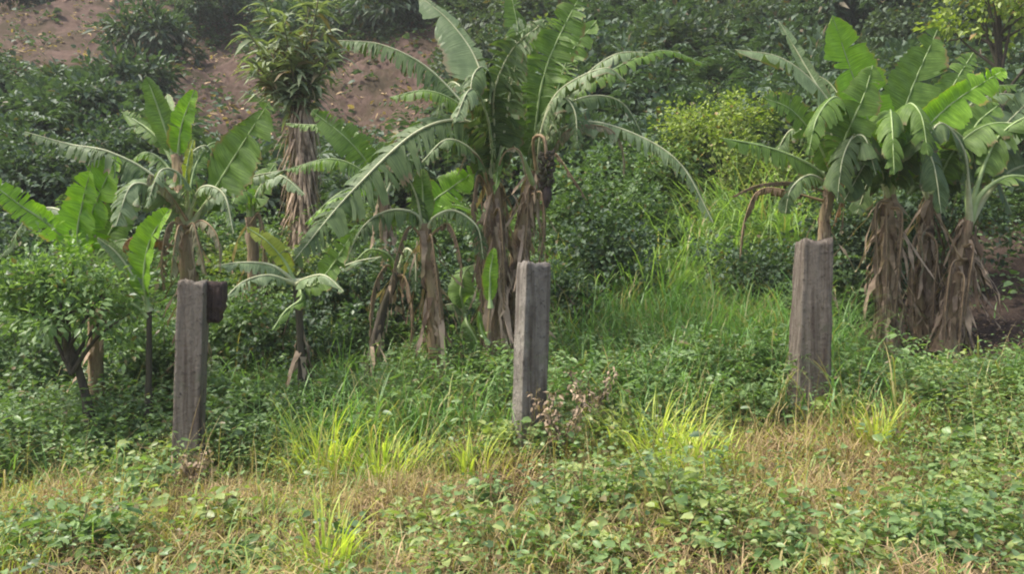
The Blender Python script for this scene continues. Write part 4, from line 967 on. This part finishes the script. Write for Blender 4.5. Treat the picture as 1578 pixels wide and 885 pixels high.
# taller weeds crowding the feet of the banana trunks
x, y = scatter(5200, 6.5, 10.5, r); ks = blobs(x, y, SOIL, .4); nz = nfield(x, y, .7, 2); kg = blobs(x, y, GRS[:3] + GRS[6:], .8)
pxl = CX + x / y * F
keep = (r.random(len(x)) < np.clip(nz * 2.2 - .4, 0, 1)) & (ks < .1) & (kg < .3) & ((y > 7.3) | (pxl < 250) | ((pxl > 330) & (pxl < 640))) & (pxl < 1200); x, y = x[keep], y[keep]; n = len(x)
o = weed_mesh('tall_weeds', x, y, r.uniform(.3, .7, n), M['bush'], r, per=34, ls=(.035, .085), wr=.3, spread=.28)
tag(o, 'tall dark green weeds crowding between the banana trunks', None, None, 'stuff')
# grass through everything, denser in the grass zones
x, y = scatter(95000, 3.2, 11.5, r); kg = blobs(x, y, GRS, 1.); kd = blobs(x, y, DRY, 1.); ks = blobs(x, y, SOIL, .6); nz = nfield(x, y, .4, 5)
keep = r.random(len(x)) < (.22 * nz * np.where(y < 6, .5, 1) + .9 * kg * np.where(y > 6.3, 1, .5)) * (1 - .6 * kd) * (1 - .97 * ks); x, y = x[keep], y[keep]; n = len(x)
kg = blobs(x, y, GRS, 1.)
o = grass_mesh('green_grass', x, y, r.uniform(.14, .36, n) * (1 + 1.0 * kg), r.uniform(.003, .008, n), M['grass'], None, 1.6, (50, 88), .12, 5, r)
tag(o, 'green grass growing through the weeds and up the slope', None, None, 'stuff')
x, y = scatter(26000, 3.0, 7.6, r); nz = nfield(x, y, .3, 3); n2_ = nfield(x, y, .7, 0); kd = blobs(x, y, DRY, 1.)
keep = r.random(len(x)) < np.clip(nz * 2 - .75, 0, 1) * (.25 + .75 * n2_) * (1 - .3 * kd); x, y = x[keep], y[keep]; n = len(x)
o = grass_mesh('yellowing_grass', x, y, r.uniform(.1, .38, n), r.uniform(.0018, .0048, n), M['grassy'], None, 1.5, (40, 88), .3, 5, r)
tag(o, 'thin yellowing grass blades through the weeds in front', None, None, 'stuff')
def fronds(name, x, y, L, r, mat, label, pairs=13, ll=(.05, .11), el=(45, 85), lw=.15, base_h=0.):
    n = len(x); g = np.stack([x, y, H(x, y) + base_h], 1); a = r.uniform(0, 6.28, n); e = np.radians(r.uniform(*el, n)); bend = r.uniform(.9, 2.0, n)
    hx = np.stack([np.cos(a), np.sin(a)], 1); S = np.stack([-np.sin(a), np.cos(a), 0 * a], 1)
    p = g.copy(); PP, DD, NN, LL = [], [], [], []
    rib = []
    for q in range(pairs + 3):
        d = np.stack([hx[:, 0] * np.cos(e), hx[:, 1] * np.cos(e), np.sin(e)], 1)
        rib += [p + S * .0025, p - S * .0025]
        if q >= 3:
            u = (q - 3) / pairs; l = r.uniform(*ll, n) * (math.sin(math.pi * (u * .8 + .15)) ** .7)
            for sd_ in (1, -1):
                PP.append(p.copy()); DD.append(S * sd_ + d * .55 + r.normal(0, .15, (n, 3)) + [0, 0, -.15]); NN.append(np.cross(d, S) * -1 + r.normal(0, .25, (n, 3))); LL.append(l)
        p = p + d * (L / (pairs + 2))[:, None]; e = e - bend / (pairs + 2)
    PP = np.concatenate(PP); DD = np.concatenate(DD); NN = np.concatenate(NN); LL = np.concatenate(LL)
    NN = NN * np.sign(NN[:, 2:] + 1e-6)
    V, f, k = leaf_batch(PP, DD, NN, LL, LL * lw, .5, fine=False)
    ti = np.tile(np.clip(r.normal(.5, .25, n), 0, 1), len(PP) // n) + r.normal(0, .1, len(PP))
    R_ = np.stack(rib, 1); kk = R_.shape[1]
    fr = (np.arange(n)[:, None, None] * kk + np.array([[2 * i, 2 * i + 1, 2 * i + 3, 2 * i + 2] for i in range(kk // 2 - 1)])[None]).reshape(-1, 4)
    Vall = np.vstack([V, R_.reshape(-1, 3)])
    o = mesh(name, Vall, [f, fr + len(V)], mat, None, np.concatenate([np.clip(np.repeat(ti, k), 0, 1), np.ones(n * kk)]))
    tag(o, label, None, None, 'stuff'); return o
x, y = scatter(4200, 7.0, 11.5, r); ks = blobs(x, y, SOIL, .4); kg = blobs(x, y, GRS, .8); nz = nfield(x, y, .6, 1)
keep = (r.random(len(x)) < np.clip(nz * 2.4 - .8, 0, 1)) & (ks < .1) & (kg < .6); x, y = x[keep], y[keep]
fronds('ferny_weeds', x, y, r.uniform(.35, .95, len(x)), r, M['bush'], 'ferny compound-leaved weeds in the shade of the banana plants')
x, y = scatter(2600, 10.5, 17, r); kr = np.maximum(np.maximum(blobs(x, y, SOIL, .4), redmask(x, y, .8)), redmask(x, y)); keep = (r.random(len(x)) > kr); x, y = x[keep], y[keep]
fronds('slope_fronds', x, y, r.uniform(.7, 1.7, len(x)), r, M['bush'], 'arching feathery fronds on the slope behind', 15, (.1, .22))
y = 15 + 16 * r.random(2600); x = (r.random(len(y)) * 2 - 1) * (y * .7); keep = np.maximum(redmask(x, y), redmask(x, y, 1.2)) < .2; x, y = x[keep], y[keep]
fronds('hillside_fronds', x, y, r.uniform(1.2, 2.6, len(x)), r, M['bushdk'], 'dark feathery fronds among the hillside bushes', 15, (.2, .45), base_h=.3)
# long grass between the posts and the trunks
x, y = scatter(52000, 6.3, 11.2, r); ks = blobs(x, y, SOIL, .4); nz = nfield(x, y, .45, 4); kg = blobs(x, y, GRS, 1.)
keep = (r.random(len(x)) < np.clip(nz * 2.4 - .9, 0, 1) * .6 + .75 * kg) & (ks < .1); x, y = x[keep], y[keep]; n = len(x)
o = grass_mesh('long_grass', x, y, r.uniform(.35, 1.1, n) * (1 + .35 * blobs(x, y, GRS[:2] + GRS[6:], 1.)), r.uniform(.003, .010, n), M['grass'], None, 2.2, (50, 92), .2, 6, r)
tag(o, 'long bending grass between the posts and the banana trunks', None, None, 'stuff')
x, y = scatter(3800, 6.5, 9.6, r); q_ = (np.abs(CX + x / y * F - 1245) > 60) | (y > 7.3); x, y = x[q_], y[q_]; ks = blobs(x, y, SOIL, .4); nz = nfield(x, y, .35, 3)
kg = blobs(x, y, GRS, .8); keep = (ks < .1) & (r.random(len(x)) < np.clip(nz * 2.4 - .85, 0, 1) * (1 - .9 * kg)); x, y = x[keep], y[keep]; n = len(x)
o = weed_mesh('upright_weeds', x, y, r.uniform(.28, .72, n), M['weed'], r, per=34, ls=(.03, .09), wr=.2, spread=.2)
tag(o, 'upright narrow-leaved weeds tangled behind the posts', None, None, 'stuff')
for nm, N_, mt, lab in (('coarse_grass', 6000, 'cane', 'coarse arching grass blades among the weeds in front'), ('coarse_dry_grass', 12000, 'drygrass', 'coarse dead grass blades bent over among the weeds in front')):
    x, y = scatter(N_, 3.0, 7.0, r); nz = nfield(x, y, .3, 1); keep = r.random(len(x)) < np.clip(nz * 2.4 - .85, 0, 1); x, y = x[keep], y[keep]; n = len(x)
    o = grass_mesh(nm, x, y, r.uniform(.16, .48, n), r.uniform(.0025, .008, n), M[mt], None, 2.3, (25, 90), .25, 6, r)
    tag(o, lab, None, None, 'stuff')
x, y = scatter(2400, 4.2, 11.2, r); ks = blobs(x, y, SOIL, .4); keep = ks < .1; x, y = x[keep], y[keep]; n = len(x)
o = grass_mesh('bare_stalks', x, y, r.uniform(.3, .95, n), r.uniform(.0018, .004, n), M['drygrass'], None, .7, (50, 92), .3, 6, r)
tag(o, 'thin bare stalks poking out of the growth', None, None, 'stuff')
# arching cane grass in the gap right of the tall trunks
x, y = scatter(16000, 9.8, 14, r); pxl = CX + x / y * F
keep = (pxl > 850) & (pxl < 1260) & (r.random(len(x)) < .85 * np.clip(nfield(x, y, .5, 0) * 2 - .4, 0, 1)); x, y = x[keep], y[keep]; n = len(x)
o = grass_mesh('cane_grass', x, y, r.uniform(.6, 1.5, n), r.uniform(.008, .020, n), M['cane'], None, 2.3, (60, 90), .12, 6, r)
tag(o, 'arching cane-like grass filling the gap up the slope', None, None, 'stuff')
# slope cover farther up
x, y = scatter(26000, 9.5, 17, r); keep = r.random(len(x)) > .95 * np.maximum(blobs(x, y, SOIL, .6), redmask(x, y)); x, y = x[keep], y[keep]; n = len(x)
V, f, t_, d_ = weed_leaves(x, y, r.uniform(.1, .5, n), r, per=6, ls=(.06, .12))
tag(mesh('slope_undergrowth', V, [f], M['bush'], None, t_, d_), 'leafy undergrowth on the slope behind the banana trunks', None, None, 'stuff')
y = 16 + 26 * r.random(40000); x = (r.random(len(y)) * 2 - 1) * (y * .9 + 2); bz = redmask(x, y)
bz = np.maximum(bz, redmask(x, y, .35)); keep = r.random(len(x)) > bz * .93; x, y = x[keep], y[keep]; n = len(x)
V, f, t_, d_ = weed_leaves(x, y, r.uniform(.15, .7, n), r, per=6, ls=(.12, .26))
tag(mesh('hillside_undergrowth', V, [f], M['bushdk'], None, t_, d_), 'dark undergrowth between the bushes on the hillside', None, None, 'stuff')
# rubble and dead scraps on the red soil
y = 16 + 22 * r.random(5000); x = (r.random(len(y)) * 2 - 1) * (y * .7); bz = redmask(x, y); keep = bz > .3; x, y = x[keep], y[keep]; n = len(x)
a = r.uniform(0, 6.28, n)
V, f, k = leaf_batch(np.stack([x, y, H(x, y) + .03], 1), np.stack([np.cos(a), np.sin(a), r.normal(.2, .3, n)], 1), norm(np.stack([r.normal(0, .6, n), r.normal(-.4, .5, n), np.ones(n)], 1)), r.uniform(.1, .4, n), r.uniform(.03, .09, n), .2)
tag(mesh('hillside_debris', V, [f], M['straw'], None, np.repeat(r.random(n), k)), 'pale dead leaves and scraps on the red soil', None, None, 'stuff')

# ------------------------------------------------------------------ individual grass tufts
def tuft(px, py, n, L, mat, label, seed, spread=.14, bend=1.3, w=(.005, .011), elev=(55, 88), dryp=.06, name='grass_tuft', cat='grass tuft', group='grass tufts'):
    r = np.random.default_rng(seed)
    gx, gy = G(px, py) if py is not None else px
    root_o = (gx, gy, float(H(gx, gy)))
    x = gx + r.normal(0, spread, n); y = gy + r.normal(0, spread * .7, n)
    bend = bend * .8; L = (L[0] * 1.15, L[1] * 1.2); a = np.arctan2(y - gy, x - gx) + r.normal(0, .7, n)
    o = grass_mesh(name, x, y, r.uniform(*L, n), r.uniform(*w, n), M[mat], None, bend, elev, dryp, 6, r, az=a, origin=root_o)
    tag(o, label, cat, group)
    return o
T = [
 (500, 745, 70, (.35, .75), 'tuft', 'tall yellow-green grass tuft right of the grey square post', .12),
 (590, 750, 60, (.3, .55), 'tuft', 'broad yellow-green grass tuft left of the dry straw in the middle', .12),
 (500, 900, 50, (.25, .5), 'tuft', 'yellow grass tuft cut by the bottom edge', .08),
 (730, 745, 40, (.25, .45), 'tuft', 'small yellowish grass tuft left of the foot of the concrete post', .1),
 (1010, 715, 80, (.3, .65), 'tuft', 'bright grass tuft right of the concrete post', .16),
 (1060, 745, 70, (.3, .55), 'tuft', 'second bright grass tuft beside the large-leaved weed', .14),
 (1350, 700, 55, (.25, .5), 'tuft', 'narrow bright yellow grass tuft on the dry straw at right', .06),
 (1310, 690, 20, (.25, .45), 'straw', 'pale dry grass tuft left of the narrow yellow one', .05),
 (430, 650, 130, (.3, .6), 'grass', 'wide green grass tuft behind the tall yellow-green one', .22),
 (1330, 610, 130, (.3, .55), 'grass', 'dense green grass tuft right of the rough wooden post', .13),
 (1100, 540, 160, (.4, .8), 'grass', 'tall green grass tuft left of the rough wooden post', .26),
 (950, 560, 130, (.35, .7), 'grass', 'green grass tuft right of the concrete post, higher up', .25),
 (1190, 560, 100, (.35, .7), 'grass', 'green grass tuft at the left side of the wooden post', .2),
 (1000, 500, 150, (.6, 1.15), 'grass', 'tall arching grass tuft in the middle of the gap beside the dark bush', .3),
 (1060, 570, 150, (.5, 1.0), 'grass', 'tall arching grass tuft halfway between the concrete and wooden posts', .28),
 (900, 540, 110, (.45, .9), 'grass', 'arching grass tuft just right of the concrete post head', .2),
 (1150, 520, 130, (.5, 1.0), 'grass', 'tall grass tuft near the left face of the rough wooden post', .22),
 (520, 620, 110, (.4, .85), 'grass', 'grass tuft in front of the leaning dark shoot', .2),
 (400, 600, 110, (.4, .85), 'grass', 'grass tuft between the grey square post and the small banana', .2),
 (40, 600, 100, (.3, .65), 'grass', 'grass tuft at the left edge under the small tree', .2),
 (880, 590, 80, (.3, .5), 'grass', 'short grass tuft against the dark bush', .15),
 (640, 740, 30, (.25, .5), 'grass', 'arching green grass tuft with long bent blades in the middle', .06),
 (160, 640, 60, (.25, .45), 'grass', 'grass tuft under the small tree at left', .15),
]
for q, (px, py, n, L, mt, lab, sp) in enumerate(T):
    tuft(px, py, int(n * 1.6), L, mt, lab, 200 + q, sp, w=(.004, .013) if mt == 'tuft' else (.003, .008), elev=(52, 92), dryp=.15)
def tallgrass(px, D, n, L, mt, label, seed, sp):
    o = tuft(GD(px, D), None, n, L, mt, label, seed, sp, 2.2, (.008, .020), (55, 95), .14, 'tall_grass', 'tall grass', 'tall grass clumps on the slope')
tallgrass(1015, 10.4, 300, (.7, 1.4), 'cane', 'tall light green grass clump below the right-arching banana leaf', 231, .4)
tallgrass(1075, 11.6, 260, (.9, 1.7), 'cane', 'tall grass clump under the rusty-tipped bush', 232, .4)
tallgrass(1150, 12.6, 260, (1.1, 2.0), 'cane', 'tall bright grass clump left of the banana with dead orange leaves', 233, .35)
tallgrass(1215, 11.6, 260, (1.1, 2.0), 'cane', 'tall green grass clump behind the left-pointing banana leaves', 234, .35)
tallgrass(1110, 9.6, 160, (.4, .8), 'grass', 'green grass clump midway up between the concrete and wooden posts', 235, .25)
tallgrass(1150, 9.8, 90, (.35, .7), 'straw', 'dry seed-headed grass clump left of the wooden post', 236, .14)
tallgrass(365, 10.8, 160, (.4, .8), 'grass', 'grass clump under the broad rising banana blade', 237, .3)

# ------------------------------------------------------------------ individual leafy weeds in front
def bigweed(px, py, h, sp, mt, label, seed, n=30, per=11, ls=(.035, .095), wr=.30):
    r = np.random.default_rng(seed); gx, gy = G(px, py); g0 = (gx, gy, float(H(gx, gy)))
    root = empty('leafy_weed', g0, label, 'weed', 'leafy weeds in front')
    x = gx + r.normal(0, sp, n); y = gy + r.normal(0, sp * .8, n); hh = r.uniform(.5, 1.05, n) * h
    V, f, t, d = weed_leaves(x, y, hh, r, per=per, ls=ls, spread=.45, wr=wr)
    mesh('foliage', V, [f], M[mt], root, t, d)
    parts = []
    for q in range(min(n, 14)):
        b = np.array([gx, gy, g0[2] - .02 + .004 * q])
        b2 = np.array([x[q], y[q], float(H(x[q], y[q])) + hh[q] * .35])
        parts.append(tube_data(catmull([b, b2, b2 + [r.normal(0, .05), r.normal(0, .05), hh[q] * .6]], 6), np.linspace(.005, .0025, 6), 5))
    V, f = join(parts); mesh('twigs', V, [f], M['twig'], root)
B = [
 (1440, 760, .42, .16, 'weed', 'tall bright leafy weed at the right beside the dry straw'),
 (1500, 800, .38, .18, 'weedlt', 'spreading pale-leaved weed low at the right'),
 (1555, 850, .36, .16, 'weed', 'broad-leaved weed in the lower right corner'),
 (1420, 870, .28, .15, 'weed', 'round-leaved weed at the bottom edge right of the middle'),
 (1300, 880, .22, .16, 'weedlt', 'low weed at the bottom edge right of the straw'),
 (1190, 880, .22, .14, 'weed', 'small low weed at the bottom edge below the dry straw'),
 (1080, 830, .34, .16, 'weedlt', 'light green weed below the bright grass tuft'),
 (1000, 800, .34, .16, 'weedlt', 'soft pale weed left of the light green one'),
 (900, 800, .32, .16, 'weed', 'bluish-green leafy weed right of the concrete post foot'),
 (820, 860, .3, .15, 'weed', 'leafy weed at the bottom, middle of the view'),
 (920, 880, .22, .15, 'weedlt', 'spindly pale weed at the bottom beside the middle weed'),
 (220, 800, .42, .13, 'weed', 'upright weed on one thin stem below the grey square post'),
 (250, 740, .36, .12, 'weedlt', 'pale weed just left of the grey post foot'),
 (50, 870, .26, .14, 'weed', 'low green weed in the lower left corner'),
 (380, 890, .18, .12, 'weed', 'small green weed at the bottom left of the yellow tuft'),
 (1450, 640, .35, .2, 'weedlt', 'wide patch-forming weed below the right-hand banana clump'),
 (1530, 620, .3, .2, 'weedlt', 'pale weed beside the bare brown soil'),
 (110, 690, .34, .2, 'weed', 'green weed under the small tree'),
 (420, 720, .28, .16, 'weed', 'leafy weed left of the tall yellow-green tuft'),
 (680, 690, .25, .16, 'weed', 'leafy weed in front of the joined trunks'),
 (640, 850, .3, .13, 'weedlt', 'small pale weed in the straw left of the middle at the bottom'),
 (150, 860, .36, .1, 'weed', 'thin upright weed in the straw at lower left'),
 (330, 830, .26, .1, 'weedlt', 'small pale weed in the straw below the grey square post'),
 (720, 800, .3, .1, 'weed', 'small weed left of the leafy weed at the bottom middle'),
 (262, 712, .34, .08, 'weed', 'weed climbing round the left foot of the grey square post'),
 (322, 716, .30, .08, 'weedlt', 'pale weed at the right foot of the grey square post'),
 (790, 705, .30, .08, 'weedlt', 'pale weed at the left foot of the concrete post'),
 (850, 712, .34, .07, 'weed', 'green weed at the right foot of the concrete post'),
 (1205, 652, .22, .07, 'weed', 'weed at the left foot of the rough wooden post'),
 (1292, 655, .24, .07, 'weedlt', 'pale weed at the right foot of the rough wooden post'),
 (930, 700, .4, .1, 'weedlt', 'large heart-leaved weed right of the concrete post'),
]
for q, (px, py, h, sp, mt, lab) in enumerate(B):
    bigweed(px, py, h, sp, mt, lab, 300 + q)
# dead brown weed by the concrete post
def deadweed(px, py, h, label, seed, n=16):
    r = np.random.default_rng(seed); gx, gy = G(px, py); g = np.array([gx, gy, float(H(gx, gy))])
    root = empty('dead_weed', tuple(g), label, 'weed', 'dead brown weeds')
    parts = []; tips = []
    for q in range(n):
        a = r.uniform(0, 6.28); l = h * r.uniform(.6, 1.1); o = np.array([math.cos(a), math.sin(a), 0])
        pa = [g + o * .02, g + o * l * .15 + [0, 0, l * .5], g + o * l * r.uniform(.2, .5) + [0, 0, l]]
        c = catmull(pa, 8); parts.append(tube_data(c, np.linspace(.005, .002, 8), 5)); tips.append(c[3:])
    V, f = join(parts); mesh('stem', V, [f], M['stemdark'], root)
    Tp = np.vstack(tips); Tp = np.repeat(Tp, 3, 0) + r.normal(0, .02, (len(Tp) * 3, 3)); m_ = len(Tp)
    V, f, k = leaf_batch(Tp, r.normal(size=(m_, 3)) + [0, 0, -.3], r.normal(size=(m_, 3)), r.uniform(.03, .06, m_), r.uniform(.008, .016, m_), .6)
    mesh('foliage', V, [f], M['sheath'], root, np.repeat(r.random(m_), k))
deadweed(865, 720, .55, 'dry dark brown weed right of the concrete post', 340, 22)
deadweed(910, 670, .5, 'dry purplish weed between the concrete post and the large-leaved weed', 341, 20)
deadweed(300, 760, .3, 'dry brown weed below the grey square post', 342, 16)
deadweed(1160, 470, .5, 'dry brown seed-headed weed left of the wooden post top', 343, 18)

# ------------------------------------------------------------------ air
m, t, out = nodes('damp_air')
pv = t.nodes.new('ShaderNodeVolumePrincipled'); pv.inputs['Color'].default_value = (.92, .92, .90, 1); pv.inputs['Density'].default_value = .0014
t.links.new(pv.outputs[0], out.inputs['Volume'])
x0, x1, y0, y1, z0, z1 = -80, 80, -25, 118, -7, 75
V = np.array([(a, b, c) for c in (z0, z1) for b in (y0, y1) for a in (x0, x1)], float)
f = np.array([[0, 2, 3, 1], [4, 5, 7, 6], [0, 1, 5, 4], [2, 6, 7, 3], [0, 4, 6, 2], [1, 3, 7, 5]])
tag(mesh('haze', V, [f], m, smooth=False), 'thin pale haze over the slope', None, None, 'stuff')
